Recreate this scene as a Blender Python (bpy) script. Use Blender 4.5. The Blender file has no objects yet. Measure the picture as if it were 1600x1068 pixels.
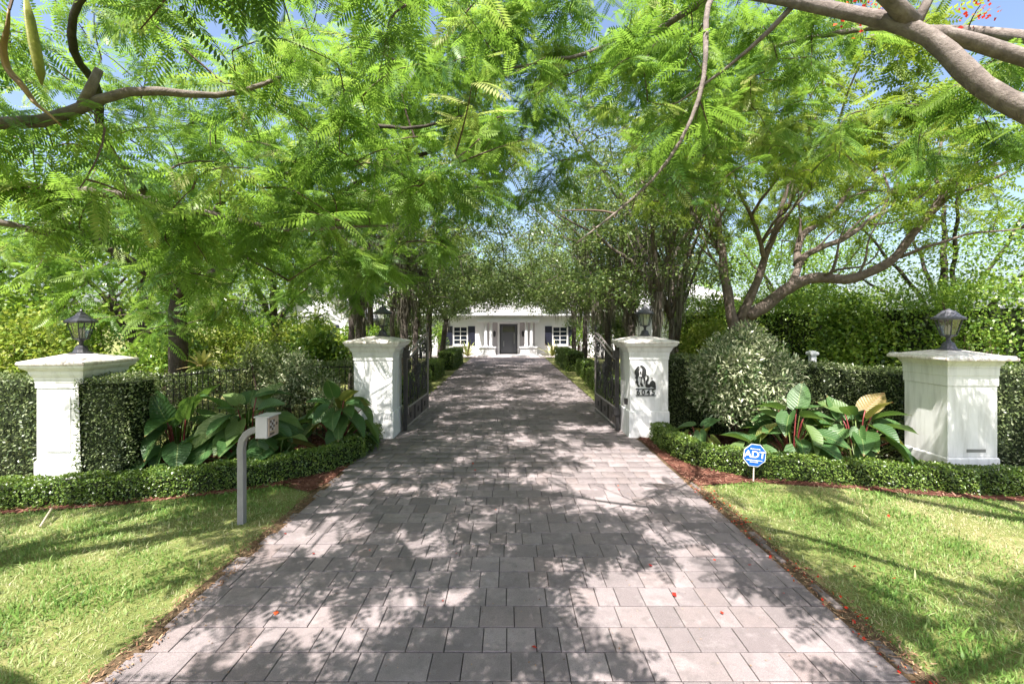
import bpy, math, random
import numpy as np
from mathutils import Vector, Matrix

# ------------------------------------------------------------------ camera, sky, sun, exposure
scene = bpy.context.scene
COL = scene.collection
F, CX, HY, CH = 711.0, 794.0, 508.0, 2.2          # focal length in px of a 1600 px frame, vanishing point, eye height
cam_d = bpy.data.cameras.new('camera')
cam_d.sensor_width = 36.0
cam_d.lens = 36.0 * F / 1600.0
cam_d.shift_x = (800.0 - CX) / 1600.0
cam_d.shift_y = -(534.0 - HY) / 1600.0
cam_d.clip_start = 0.05
cam_d.clip_end = 2000.0
cam = bpy.data.objects.new('camera', cam_d)
COL.objects.link(cam)
cam.location = (0, 0, CH)
cam.rotation_euler = (math.pi / 2, 0, 0)
scene.camera = cam

TO_SUN = Vector((-0.20, -0.52, 1.0)).normalized()
SUN_EL = math.asin(TO_SUN.z)
SUN_AZ = math.atan2(TO_SUN.x, TO_SUN.y)
world = bpy.data.worlds.new('World')
scene.world = world
world.use_nodes = True
wn = world.node_tree
bg = wn.nodes['Background']
sky = wn.nodes.new('ShaderNodeTexSky')
sky.sky_type = 'NISHITA'
sky.sun_disc = False
sky.sun_elevation = SUN_EL
sky.sun_rotation = SUN_AZ
sky.air_density = 0.9
sky.dust_density = 3.2
sky.ozone_density = 1.0
wn.links.new(sky.outputs[0], bg.inputs[0])
bg.inputs[1].default_value = 0.12
sun_d = bpy.data.lights.new('sun', 'SUN')
sun_d.energy = 5.0
sun_d.angle = math.radians(0.45)
sun_d.color = (1.0, 0.95, 0.90)
sun = bpy.data.objects.new('sun', sun_d)
COL.objects.link(sun)
sun.rotation_euler = (-TO_SUN).to_track_quat('-Z', 'Y').to_euler()
sun.location = (-8, -20, 40)

vs = scene.view_settings
vs.view_transform = 'Standard'
vs.look = 'None'
vs.gamma = 1.0
vs.use_curve_mapping = False
vs.exposure = 1.5
cy = scene.cycles
cy.max_bounces = 7
cy.diffuse_bounces = 4
cy.glossy_bounces = 3
cy.transmission_bounces = 5
cy.transparent_max_bounces = 6
cy.caustics_reflective = False
cy.caustics_refractive = False
cy.use_adaptive_sampling = True
cy.adaptive_threshold = 0.015
cy.use_denoising = True
cy.sample_clamp_indirect = 6.0

rng = np.random.default_rng(7)
random.seed(7)


def at(px, py, Y):
    """world point seen at a photo pixel, at distance Y down the drive"""
    return np.array([(px - CX) * Y / F, Y, CH - (py - HY) * Y / F])


# ------------------------------------------------------------------ materials
def nodes_of(name):
    m = bpy.data.materials.new(name)
    m.use_nodes = True
    nt = m.node_tree
    return m, nt, nt.nodes['Principled BSDF'], nt.nodes['Material Output']


def N(nt, typ, **kw):
    n = nt.nodes.new(typ)
    for k, v in kw.items():
        if k in n.inputs.keys():
            n.inputs[k].default_value = v
        else:
            setattr(n, k, v)
    return n


def ramp(nt, fac, stops):
    r = nt.nodes.new('ShaderNodeValToRGB')
    e = r.color_ramp.elements
    while len(e) < len(stops):
        e.new(0.5)
    for i, (p, c) in enumerate(stops):
        e[i].position = p
        e[i].color = (*c, 1)
    nt.links.new(fac, r.inputs[0])
    return r.outputs[0]


def noise(nt, scale, detail=5, rough=0.6, coord=None, dist=0.0):
    n = nt.nodes.new('ShaderNodeTexNoise')
    n.inputs['Scale'].default_value = scale
    n.inputs['Detail'].default_value = detail
    n.inputs['Roughness'].default_value = rough
    n.inputs['Distortion'].default_value = dist
    if coord is not None:
        nt.links.new(coord, n.inputs['Vector'])
    return n.outputs[0]


def mixc(nt, fac, a, b, typ='MIX'):
    n = nt.nodes.new('ShaderNodeMix')
    n.data_type = 'RGBA'
    n.blend_type = typ
    for sock, v in ((n.inputs[0], fac), (n.inputs[6], a), (n.inputs[7], b)):
        if isinstance(v, (int, float)):
            sock.default_value = v
        elif isinstance(v, tuple):
            sock.default_value = (*v, 1)
        else:
            nt.links.new(v, sock)
    return n.outputs[2]


def math2(nt, op, a, b=0.0):
    n = nt.nodes.new('ShaderNodeMath')
    n.operation = op
    for i, v in enumerate((a, b)):
        if isinstance(v, (int, float)):
            n.inputs[i].default_value = v
        else:
            nt.links.new(v, n.inputs[i])
    return n.outputs[0]


def bump(nt, bsdf, height, strength=0.3, dist=0.01):
    b = nt.nodes.new('ShaderNodeBump')
    b.inputs['Strength'].default_value = strength
    b.inputs['Distance'].default_value = dist
    nt.links.new(height, b.inputs['Height'])
    nt.links.new(b.outputs[0], bsdf.inputs['Normal'])


def world_pos(nt):
    return nt.nodes.new('ShaderNodeNewGeometry').outputs['Position']


def leaf_mat(name, stops, trans, tmix=0.4, rough=0.5, spec=0.35, patch=0.0):
    """thin leaf: reflects its own colour per leaf (attribute rnd) and lets light through"""
    m, nt, b, out = nodes_of(name)
    a = N(nt, 'ShaderNodeAttribute', attribute_name='rnd')
    fac = a.outputs['Fac']
    if patch:
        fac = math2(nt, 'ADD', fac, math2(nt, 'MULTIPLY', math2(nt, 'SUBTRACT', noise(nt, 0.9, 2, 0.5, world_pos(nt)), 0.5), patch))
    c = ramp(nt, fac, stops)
    nt.links.new(c, b.inputs['Base Color'])
    b.inputs['Roughness'].default_value = rough
    b.inputs['Specular IOR Level'].default_value = spec
    t = nt.nodes.new('ShaderNodeBsdfTranslucent')
    tc = mixc(nt, 0.5, c, trans)
    nt.links.new(tc, t.inputs[0])
    mx = nt.nodes.new('ShaderNodeMixShader')
    mx.inputs[0].default_value = tmix
    nt.links.new(b.outputs[0], mx.inputs[1])
    nt.links.new(t.outputs[0], mx.inputs[2])
    nt.links.new(mx.outputs[0], out.inputs[0])
    return m


def plain(name, col, rough=0.5, metal=0.0, var=0.12, scale=8.0, bmp=0.0, bscale=60.0, spec=0.5):
    m, nt, b, out = nodes_of(name)
    p = world_pos(nt)
    n = noise(nt, scale, 5, 0.6, p)
    lo = tuple(c * (1 - var) for c in col)
    hi = tuple(min(1, c * (1 + var)) for c in col)
    nt.links.new(ramp(nt, n, [(0.3, lo), (0.7, hi)]), b.inputs['Base Color'])
    b.inputs['Roughness'].default_value = rough
    b.inputs['Metallic'].default_value = metal
    b.inputs['Specular IOR Level'].default_value = spec
    if bmp:
        bump(nt, b, noise(nt, bscale, 4, 0.6, p), bmp, 0.01)
    return m


M = {}
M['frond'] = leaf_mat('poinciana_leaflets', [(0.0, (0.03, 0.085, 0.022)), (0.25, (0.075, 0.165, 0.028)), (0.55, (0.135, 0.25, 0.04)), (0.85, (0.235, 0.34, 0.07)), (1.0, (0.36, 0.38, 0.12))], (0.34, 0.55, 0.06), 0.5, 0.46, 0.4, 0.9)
M['frond_far'] = leaf_mat('poinciana_leaflets_far', [(0.0, (0.075, 0.15, 0.02)), (0.5, (0.14, 0.225, 0.03)), (1.0, (0.24, 0.29, 0.05))], (0.42, 0.54, 0.05), 0.5, 0.5, 0.3, 0.4)
M['oak_leaf'] = leaf_mat('oak_leaves', [(0.0, (0.04, 0.08, 0.022)), (0.5, (0.105, 0.165, 0.042)), (0.9, (0.20, 0.26, 0.08)), (1.0, (0.30, 0.30, 0.15))], (0.26, 0.37, 0.06), 0.38, 0.4, 0.5, 0.3)
M['bright_leaf'] = leaf_mat('bright_leaves', [(0.0, (0.06, 0.14, 0.02)), (0.5, (0.14, 0.26, 0.03)), (1.0, (0.28, 0.38, 0.06))], (0.34, 0.50, 0.04), 0.45, 0.45, 0.4, 0.4)
M['yellow_leaf'] = leaf_mat('golden_leaves', [(0.0, (0.09, 0.17, 0.02)), (0.6, (0.21, 0.29, 0.04)), (1.0, (0.40, 0.42, 0.10))], (0.38, 0.46, 0.05), 0.4, 0.45, 0.4)
M['dark_leaf'] = leaf_mat('dark_glossy_leaves', [(0.0, (0.05, 0.115, 0.02)), (0.5, (0.14, 0.25, 0.035)), (1.0, (0.30, 0.40, 0.07))], (0.34, 0.48, 0.04), 0.36, 0.3, 0.6, 0.7)
M['hedge_leaf'] = leaf_mat('clipped_hedge_leaves', [(0.0, (0.06, 0.095, 0.03)), (0.5, (0.12, 0.165, 0.055)), (0.9, (0.22, 0.26, 0.11)), (1.0, (0.3, 0.32, 0.18))], (0.25, 0.33, 0.08), 0.25, 0.35, 0.6, 0.5)
M['box_leaf'] = leaf_mat('boxwood_leaves', [(0.0, (0.05, 0.10, 0.016)), (0.6, (0.115, 0.19, 0.028)), (1.0, (0.22, 0.29, 0.06))], (0.26, 0.38, 0.03), 0.25, 0.34, 0.6, 0.4)
M['varieg'] = leaf_mat('variegated_leaves', [(0.0, (0.05, 0.10, 0.03)), (0.4, (0.11, 0.18, 0.055)), (0.48, (0.38, 0.43, 0.23)), (1.0, (0.66, 0.66, 0.46))], (0.25, 0.3, 0.15), 0.25, 0.4, 0.5)
M['moss'] = leaf_mat('spanish_moss', [(0.0, (0.10, 0.09, 0.07)), (0.6, (0.17, 0.155, 0.12)), (1.0, (0.27, 0.25, 0.20))], (0.24, 0.23, 0.17), 0.3, 0.9, 0.1)
M['grass'] = leaf_mat('grass_blades', [(0.0, (0.07, 0.15, 0.025)), (0.4, (0.15, 0.26, 0.05)), (0.62, (0.28, 0.36, 0.13)), (0.82, (0.46, 0.44, 0.25)), (1.0, (0.54, 0.46, 0.30))], (0.42, 0.48, 0.16), 0.35, 0.5, 0.3)
M['yucca'] = leaf_mat('yucca_blades', [(0.0, (0.16, 0.22, 0.05)), (0.5, (0.40, 0.40, 0.14)), (1.0, (0.50, 0.36, 0.18))], (0.4, 0.4, 0.1), 0.2, 0.4, 0.4)
M['petal'] = leaf_mat('fallen_petals', [(0.0, (0.42, 0.02, 0.015)), (0.7, (0.62, 0.05, 0.02)), (1.0, (0.55, 0.14, 0.04))], (0.6, 0.05, 0.03), 0.3, 0.6, 0.2)
M['chips'] = leaf_mat('mulch_chips', [(0.0, (0.06, 0.026, 0.018)), (0.5, (0.15, 0.065, 0.045)), (1.0, (0.32, 0.18, 0.13))], (0.2, 0.08, 0.05), 0.05, 0.9, 0.1)
M['litter'] = leaf_mat('dry_litter', [(0.0, (0.09, 0.05, 0.03)), (0.5, (0.22, 0.12, 0.07)), (1.0, (0.40, 0.28, 0.17))], (0.3, 0.2, 0.1), 0.1, 0.9, 0.1)


def bark(name, c1, c2, c3, scale=1.0, moss=None):
    m, nt, b, out = nodes_of(name)
    p = world_pos(nt)
    n1 = noise(nt, 9 * scale, 6, 0.65, p, 0.6)
    n2 = noise(nt, 2.2 * scale, 3, 0.5, p)
    c = ramp(nt, n1, [(0.28, c1), (0.5, c2), (0.72, c3)])
    c = mixc(nt, math2(nt, 'MULTIPLY', n2, 0.55), c, c3)
    if moss:
        n3 = noise(nt, 5, 5, 0.7, p)
        c = mixc(nt, ramp(nt, n3, [(0.52, (0, 0, 0)), (0.62, (0.8, 0.8, 0.8))]), c, moss)
    nt.links.new(c, b.inputs['Base Color'])
    b.inputs['Roughness'].default_value = 0.9
    b.inputs['Specular IOR Level'].default_value = 0.15
    bump(nt, b, math2(nt, 'ADD', n1, math2(nt, 'MULTIPLY', noise(nt, 45 * scale, 4, 0.7, p), 0.5)), 0.7, 0.03)
    return m


M['bark_poinciana'] = bark('poinciana_bark', (0.05, 0.04, 0.034), (0.15, 0.122, 0.106), (0.26, 0.225, 0.20))
M['bark_oak'] = bark('oak_bark', (0.03, 0.024, 0.02), (0.08, 0.064, 0.054), (0.155, 0.13, 0.115), 1.3, (0.11, 0.115, 0.085))
M['bark_brown'] = bark('brown_poinciana_bark', (0.045, 0.034, 0.028), (0.12, 0.092, 0.077), (0.22, 0.18, 0.155))
M['bark_dark'] = bark('dark_bark', (0.022, 0.019, 0.016), (0.055, 0.046, 0.038), (0.10, 0.085, 0.07))
M['twig'] = plain('thin_twigs', (0.09, 0.06, 0.045), 0.85, 0, 0.3, 6)
M['pod'] = plain('seed_pods', (0.24, 0.25, 0.05), 0.5, 0, 0.35, 14, 0.3, 40)
M['pod_brown'] = plain('ripe_seed_pod', (0.20, 0.125, 0.045), 0.55, 0, 0.4, 10, 0.3, 40)
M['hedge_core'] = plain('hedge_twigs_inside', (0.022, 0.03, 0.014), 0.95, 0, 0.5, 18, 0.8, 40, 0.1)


def stucco(name, base, dirt, lo=0.5, amt=0.4):
    m, nt, b, out = nodes_of(name)
    p = world_pos(nt)
    mp = N(nt, 'ShaderNodeMapping')
    mp.inputs['Scale'].default_value = (7, 7, 0.8)
    nt.links.new(p, mp.inputs[0])
    streak = noise(nt, 2.0, 5, 0.6, mp.outputs[0])
    spots = noise(nt, 26, 5, 0.7, p)
    c = mixc(nt, ramp(nt, streak, [(lo, (0, 0, 0)), (0.78, (amt, amt, amt))]), base, dirt)
    c = mixc(nt, ramp(nt, spots, [(0.66, (0, 0, 0)), (0.76, (0.45, 0.45, 0.45))]), c, dirt)
    nt.links.new(c, b.inputs['Base Color'])
    b.inputs['Roughness'].default_value = 0.7
    b.inputs['Specular IOR Level'].default_value = 0.3
    bump(nt, b, math2(nt, 'ADD', noise(nt, 90, 4, 0.7, p), noise(nt, 14, 3, 0.5, p)), 0.25, 0.006)
    return m


M['white'] = stucco('white_painted_stucco', (0.79, 0.78, 0.77), (0.38, 0.37, 0.34), 0.46, 0.5)
M['cap'] = stucco('weathered_cap_paint', (0.72, 0.67, 0.63), (0.26, 0.17, 0.13), 0.46, 0.85)
M['house_white'] = plain('white_house_paint', (0.66, 0.66, 0.67), 0.6, 0, 0.03, 1.5)
M['roof'] = plain('pale_roof_tiles', (0.40, 0.39, 0.385), 0.8, 0, 0.12, 6, 0.3, 20)
M['navy'] = plain('navy_shutter_paint', (0.012, 0.014, 0.03), 0.5, 0, 0.1)
M['door_grey'] = plain('grey_door_paint', (0.10, 0.105, 0.12), 0.4, 0, 0.06)
M['black_metal'] = plain('black_lantern_metal', (0.028, 0.028, 0.034), 0.42, 0.0, 0.25, 20, 0.2, 80)
M['lamp_grey'] = plain('faded_lantern_metal', (0.075, 0.075, 0.095), 0.5, 0.0, 0.25, 20, 0.2, 80)
M['iron'] = plain('dark_bronze_iron', (0.022, 0.02, 0.02), 0.48, 0.0, 0.3, 12)
M['iron_light'] = plain('pale_bronze_panel', (0.10, 0.085, 0.082), 0.5, 0.0, 0.25, 9, 0.2, 60)  # lighter bronze than the gate bars, for the kick panel
M['iron_edge'] = plain('pale_rail_metal', (0.22, 0.19, 0.18), 0.45, 0.0, 0.25, 9)  # lightest gate metal, for stiles and rails
M['steel'] = plain('grey_post_paint', (0.27, 0.255, 0.255), 0.5, 0.0, 0.1, 9)
M['box_paint'] = plain('pale_box_paint', (0.52, 0.49, 0.51), 0.5, 0.0, 0.06, 9)
M['box_face'] = plain('tan_keypad_face', (0.42, 0.32, 0.26), 0.55, 0.0, 0.2, 20)
M['dark_key'] = plain('dark_keypad_marks', (0.10, 0.075, 0.06), 0.6)
M['sign_blue'] = plain('sign_blue', (0.012, 0.10, 0.42), 0.4, 0, 0.04)
M['sign_white'] = plain('sign_white', (0.78, 0.80, 0.82), 0.45, 0, 0.03)
M['plaque'] = plain('black_plaque_metal', (0.025, 0.025, 0.025), 0.55, 0, 0.2)
M['silver'] = plain('silver_handle', (0.6, 0.6, 0.6), 0.3, 1.0, 0.05)
M['candle'] = plain('pale_candle_tube', (0.55, 0.5, 0.42), 0.6)
M['stem_red'] = plain('red_leaf_stalks', (0.20, 0.035, 0.035), 0.45, 0, 0.35, 12)
M['stem_green'] = plain('green_leaf_stalks', (0.12, 0.17, 0.04), 0.45, 0, 0.3, 12)


def glass_mat():
    m, nt, b, out = nodes_of('lantern_glass')
    nt.nodes.remove(b)
    tr = nt.nodes.new('ShaderNodeBsdfTransparent')
    tr.inputs[0].default_value = (0.86, 0.88, 0.86, 1)
    gl = nt.nodes.new('ShaderNodeBsdfGlossy')
    gl.inputs['Roughness'].default_value = 0.12
    mx = nt.nodes.new('ShaderNodeMixShader')
    mx.inputs[0].default_value = 0.16
    nt.links.new(tr.outputs[0], mx.inputs[1])
    nt.links.new(gl.outputs[0], mx.inputs[2])
    nt.links.new(mx.outputs[0], out.inputs[0])
    return m


M['glass'] = glass_mat()
m, nt, b, out = nodes_of('dark_window_glass')
b.inputs['Base Color'].default_value = (0.015, 0.02, 0.03, 1)
b.inputs['Roughness'].default_value = 0.06
M['window'] = m


def paver_mat():
    m, nt, b, out = nodes_of('concrete_pavers')
    p = world_pos(nt)
    a = N(nt, 'ShaderNodeAttribute', attribute_name='rnd')
    oi = nt.nodes.new('ShaderNodeObjectInfo')
    r = math2(nt, 'FRACT', math2(nt, 'ADD', a.outputs['Fac'], oi.outputs['Random']))
    base = ramp(nt, r, [(0.0, (0.165, 0.138, 0.138)), (0.35, (0.225, 0.19, 0.19)), (0.7, (0.285, 0.24, 0.238)), (1.0, (0.205, 0.163, 0.155))])
    st = noise(nt, 1.3, 5, 0.6, p)
    base = mixc(nt, ramp(nt, st, [(0.4, (0, 0, 0)), (0.66, (0.7, 0.7, 0.7))]), base, (0.145, 0.125, 0.123))
    sp = noise(nt, 190, 3, 0.8, p)
    base = mixc(nt, ramp(nt, sp, [(0.36, (0.7, 0.7, 0.7)), (0.47, (0, 0, 0))]), base, (0.115, 0.10, 0.10))
    base = mixc(nt, ramp(nt, sp, [(0.57, (0, 0, 0)), (0.68, (0.6, 0.6, 0.6))]), base, (0.37, 0.335, 0.33))
    bl = noise(nt, 11, 4, 0.6, p)
    base = mixc(nt, ramp(nt, bl, [(0.52, (0, 0, 0)), (0.70, (0.55, 0.55, 0.55))]), base, (0.13, 0.115, 0.112))
    base = mixc(nt, ramp(nt, noise(nt, 4.5, 5, 0.7, p), [(0.30, (0.5, 0.5, 0.5)), (0.46, (0, 0, 0))]), base, (0.34, 0.30, 0.295))
    nt.links.new(base, b.inputs['Base Color'])
    b.inputs['Roughness'].default_value = 0.88
    b.inputs['Specular IOR Level'].default_value = 0.2
    bump(nt, b, math2(nt, 'ADD', sp, math2(nt, 'MULTIPLY', noise(nt, 40, 4, 0.6, p), 1.2)), 0.35, 0.005)
    return m


M['paver'] = paver_mat()
M['old_stone'] = plain('soil_stained_stone', (0.15, 0.125, 0.115), 0.9, 0, 0.4, 16, 0.4, 80, 0.1)
M['joint'] = plain('joint_sand', (0.03, 0.025, 0.022), 0.95, 0, 0.35, 30, 0.5, 120, 0.1)


def ground_mat(name, cols, scales=(0.7, 9, 70)):
    m, nt, b, out = nodes_of(name)
    p = world_pos(nt)
    n = noise(nt, scales[0], 4, 0.6, p)
    n2 = noise(nt, scales[1], 5, 0.7, p)
    n3 = noise(nt, scales[2], 4, 0.7, p)
    f = math2(nt, 'ADD', math2(nt, 'MULTIPLY', n, 0.5), math2(nt, 'ADD', math2(nt, 'MULTIPLY', n2, 0.3), math2(nt, 'MULTIPLY', n3, 0.25)))
    nt.links.new(ramp(nt, f, [(0.38, cols[0]), (0.52, cols[1]), (0.66, cols[2])]), b.inputs['Base Color'])
    b.inputs['Roughness'].default_value = 0.95
    b.inputs['Specular IOR Level'].default_value = 0.1
    bump(nt, b, math2(nt, 'ADD', n2, n3), 0.8, 0.02)
    return m


M['soil'] = ground_mat('lawn_soil', [(0.09, 0.11, 0.035), (0.17, 0.19, 0.06), (0.32, 0.27, 0.14)])
M['verge'] = ground_mat('verge_soil', [(0.05, 0.035, 0.022), (0.11, 0.075, 0.045), (0.22, 0.15, 0.09)], (2, 22, 90))
M['mulch'] = ground_mat('red_mulch', [(0.055, 0.022, 0.016), (0.12, 0.048, 0.034), (0.22, 0.10, 0.07)], (2, 30, 110))


def bigleaf_mat(name, c1, c2, rib, trans):
    m, nt, b, out = nodes_of(name)
    tc = nt.nodes.new('ShaderNodeTexCoord')
    sep = nt.nodes.new('ShaderNodeSeparateXYZ')
    nt.links.new(tc.outputs['Object'], sep.inputs[0])
    ay = math2(nt, 'ABSOLUTE', sep.outputs[1])
    oi = nt.nodes.new('ShaderNodeObjectInfo')
    base = ramp(nt, oi.outputs['Random'], [(0.0, c1), (0.75, c2), (1.0, rib)])
    n = noise(nt, 3.5, 4, 0.6, tc.outputs['Object'])
    base = mixc(nt, math2(nt, 'MULTIPLY', n, 0.5), base, c2)
    wv = math2(nt, 'SINE', math2(nt, 'MULTIPLY', math2(nt, 'SUBTRACT', sep.outputs[0], math2(nt, 'MULTIPLY', ay, 0.75)), 60.0))
    base = mixc(nt, math2(nt, 'MULTIPLY', math2(nt, 'GREATER_THAN', wv, 0.9), 0.3), base, rib)
    base = mixc(nt, math2(nt, 'MULTIPLY', math2(nt, 'LESS_THAN', ay, 0.012), 0.8), base, rib)
    tip = math2(nt, 'ADD', sep.outputs[0], math2(nt, 'MULTIPLY', noise(nt, 9, 3, 0.6, tc.outputs['Object']), 0.35))
    base = mixc(nt, math2(nt, 'MULTIPLY', math2(nt, 'GREATER_THAN', tip, 1.12), 0.7), base, (0.22, 0.12, 0.05))
    nt.links.new(base, b.inputs['Base Color'])
    b.inputs['Roughness'].default_value = 0.42
    b.inputs['Specular IOR Level'].default_value = 0.45
    bump(nt, b, math2(nt, 'ADD', wv, math2(nt, 'MULTIPLY', noise(nt, 14, 4, 0.6, tc.outputs['Object']), 2.0)), 0.2, 0.012)
    t = nt.nodes.new('ShaderNodeBsdfTranslucent')
    nt.links.new(mixc(nt, 0.6, base, trans), t.inputs[0])
    mx = nt.nodes.new('ShaderNodeMixShader')
    mx.inputs[0].default_value = 0.3
    nt.links.new(b.outputs[0], mx.inputs[1])
    nt.links.new(t.outputs[0], mx.inputs[2])
    nt.links.new(mx.outputs[0], out.inputs[0])
    return m


M['bigleaf'] = bigleaf_mat('large_green_leaves', (0.03, 0.085, 0.028), (0.065, 0.14, 0.04), (0.20, 0.26, 0.09), (0.2, 0.34, 0.04))
M['bigleaf_y'] = bigleaf_mat('large_yellowing_leaves', (0.08, 0.14, 0.03), (0.15, 0.18, 0.04), (0.28, 0.14, 0.06), (0.4, 0.4, 0.05))


# ------------------------------------------------------------------ mesh helpers
def world_loc(o):
    v = Vector((0, 0, 0))
    while o is not None:
        v += o.location
        o = o.parent
    return v


def thing(name, loc, label, cat, group=None):
    o = bpy.data.objects.new(name, None)
    COL.objects.link(o)
    o.location = tuple(float(c) for c in loc)
    o.empty_display_size = 0.2
    o['label'] = label
    o['category'] = cat
    if group:
        o['group'] = group
    return o


def link_mesh(name, me, mat, parent=None):
    me.materials.append(mat)
    o = bpy.data.objects.new(name, me)
    COL.objects.link(o)
    if parent is not None:
        o.parent = parent
    return o


class MB:
    def __init__(s):
        s.v, s.f = [], []

    def add(s, vs_, fs):
        n = len(s.v)
        s.v += [tuple(map(float, p)) for p in vs_]
        s.f += [tuple(i + n for i in f) for f in fs]
        return s

    def box(s, x0, x1, y0, y1, z0, z1):
        return s.add([(x0, y0, z0), (x1, y0, z0), (x1, y1, z0), (x0, y1, z0), (x0, y0, z1), (x1, y0, z1), (x1, y1, z1), (x0, y1, z1)],
                     [(0, 3, 2, 1), (4, 5, 6, 7), (0, 1, 5, 4), (1, 2, 6, 5), (2, 3, 7, 6), (3, 0, 4, 7)])

    def rings(s, rs, close=True, caps=True):
        n = len(rs[0])
        vv = [p for r in rs for p in r]
        ff = []
        for i in range(len(rs) - 1):
            for j in range(n if close else n - 1):
                k = (j + 1) % n
                ff.append((i * n + j, i * n + k, (i + 1) * n + k, (i + 1) * n + j))
        if caps:
            ff.append(tuple(range(n - 1, -1, -1)))
            ff.append(tuple((len(rs) - 1) * n + j for j in range(n)))
        return s.add(vv, ff)

    def square(s, c, prof):
        """stack of square rings (half width, z)"""
        return s.rings([[(c[0] - h, c[1] - h, c[2] + z), (c[0] + h, c[1] - h, c[2] + z), (c[0] + h, c[1] + h, c[2] + z), (c[0] - h, c[1] + h, c[2] + z)] for h, z in prof])

    def lathe(s, c, prof, n=16, ph=0.0):
        return s.rings([[(c[0] + r * math.cos(ph + 2 * math.pi * j / n), c[1] + r * math.sin(ph + 2 * math.pi * j / n), c[2] + z) for j in range(n)] for r, z in prof])

    def tube(s, pts, rad, n=6, flat=1.0):
        pts = np.asarray(pts, float)
        if np.isscalar(rad):
            rad = [rad] * len(pts)
        tan = np.gradient(pts, axis=0)
        tan /= np.linalg.norm(tan, axis=1)[:, None] + 1e-9
        up = np.array([0.0, 0, 1]) if abs(tan[0][2]) < 0.9 else np.array([1.0, 0, 0])
        rs = []
        for p, t, r in zip(pts, tan, rad):
            a = np.cross(up, t)
            a /= np.linalg.norm(a) + 1e-9
            bb = np.cross(t, a)
            up = bb
            rs.append([p + r * (math.cos(2 * math.pi * j / n) * a + flat * math.sin(2 * math.pi * j / n) * bb) for j in range(n)])
        return s.rings(rs)

    def prism(s, poly, p0, ux, uz, thick):
        """outline poly (u, w) raised by thick along the normal of ux x uz"""
        p0, ux, uz = (np.asarray(q, float) for q in (p0, ux, uz))
        nn = np.cross(ux, uz)
        nn = nn / np.linalg.norm(nn)
        a = [p0 + u * ux + w * uz for u, w in poly]
        bb = [q + nn * thick for q in a]
        n = len(poly)
        return s.add(a + bb, [tuple(range(n - 1, -1, -1)), tuple(range(n, 2 * n))] + [(j, (j + 1) % n, n + (j + 1) % n, n + j) for j in range(n)])

    def build(s, name, mat, parent=None, smooth=False, bevel=0.0):
        off = world_loc(parent)
        me = bpy.data.meshes.new(name)
        vv = np.array(s.v, float) - np.array(off)
        me.from_pydata(vv.tolist(), [], s.f)
        if smooth:
            me.polygons.foreach_set('use_smooth', [True] * len(me.polygons))
        me.update()
        o = link_mesh(name, me, mat, parent)
        if bevel:
            md = o.modifiers.new('bevel', 'BEVEL')
            md.width = bevel
            md.segments = 2
            md.limit_method = 'ANGLE'
        return o


def structure(o, label=None):
    o['kind'] = 'structure'
    if label:
        o['label'] = label
    return o


def quads_mesh(name, verts, k, rnd, mat, parent=None, smooth=False, faces=None, per=None):
    """verts (N,V,3), faces (m,k) repeated on each of N pieces; rnd (N,)"""
    Nn, V = verts.shape[:2]
    mF = faces.shape[0]
    off = np.array(world_loc(parent))
    vv = (verts.reshape(-1, 3) - off).astype(np.float32)
    ff = (faces[None] + (np.arange(Nn) * V)[:, None, None]).reshape(-1).astype(np.int32)
    me = bpy.data.meshes.new(name)
    me.vertices.add(len(vv))
    me.vertices.foreach_set('co', vv.ravel())
    me.loops.add(len(ff))
    me.loops.foreach_set('vertex_index', ff)
    nf = Nn * mF
    me.polygons.add(nf)
    me.polygons.foreach_set('loop_start', np.arange(nf, dtype=np.int32) * faces.shape[1])
    if smooth:
        me.polygons.foreach_set('use_smooth', np.ones(nf, bool))
    a = me.attributes.new('rnd', 'FLOAT', 'FACE')
    a.data.foreach_set('value', np.repeat(rnd.astype(np.float32), mF))
    me.update(calc_edges=True)
    return link_mesh(name, me, mat, parent)


def frames(d, up):
    """rotation matrices (N,3,3), columns: along d, sideways, normal"""
    d = d / (np.linalg.norm(d, axis=1)[:, None] + 1e-9)
    y = np.cross(up, d)
    y /= np.linalg.norm(y, axis=1)[:, None] + 1e-9
    z = np.cross(d, y)
    return np.stack([d, y, z], axis=2)


def place(tmpl, pos, R, sc):
    if np.ndim(sc) == 1:
        sc = sc[:, None, None]
    return np.einsum('nij,vj->nvi', R, tmpl) * sc + pos[:, None, :]


def unit(n, r=rng):
    v = r.normal(size=(n, 3))
    return v / np.linalg.norm(v, axis=1)[:, None]


LEAF = np.array([(0, 0, 0), (0.5, 0.25, 0.05), (1, 0, -0.08), (0.5, -0.25, 0.05)])
LEAF_W = np.array([(0, 0, 0), (0.45, 0.36, 0.07), (1, 0, -0.1), (0.45, -0.36, 0.07)])
LEAF_N = np.array([(0, 0, 0), (0.5, 0.15, 0.03), (1, 0, -0.12), (0.5, -0.15, 0.03)])
QF = np.array([(0, 1, 2, 3)])


def scatter_leaves(name, pos, dirs, size, mat, parent, tmpl=LEAF, up=None, rnd=None):
    n = len(pos)
    if up is None:
        up = unit(n) * 0.6 + np.array([0, 0, 0.8])
    R = frames(dirs, up)
    sc = size * rng.uniform(0.65, 1.25, n)
    if rnd is None:
        rnd = rng.random(n)
    o = quads_mesh(name, place(tmpl, pos, R, sc), 4, rnd, mat, parent, faces=QF)
    o['kind'] = 'stuff'
    return o


# ------------------------------------------------------------------ ground
def smooth01(t):
    t = np.clip(t, 0, 1)
    return t * t * (3 - 2 * t)


def gz(x, y):
    """lawn and beds fall gently away from the crowned drive in front of the gates"""
    x = np.asarray(x, float)
    y = np.asarray(y, float)
    d = np.clip(np.abs(x) - 2.6, 0, 4.2)
    return -0.042 * d * (1 - smooth01((y - 8.6) / 3.0))


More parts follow.
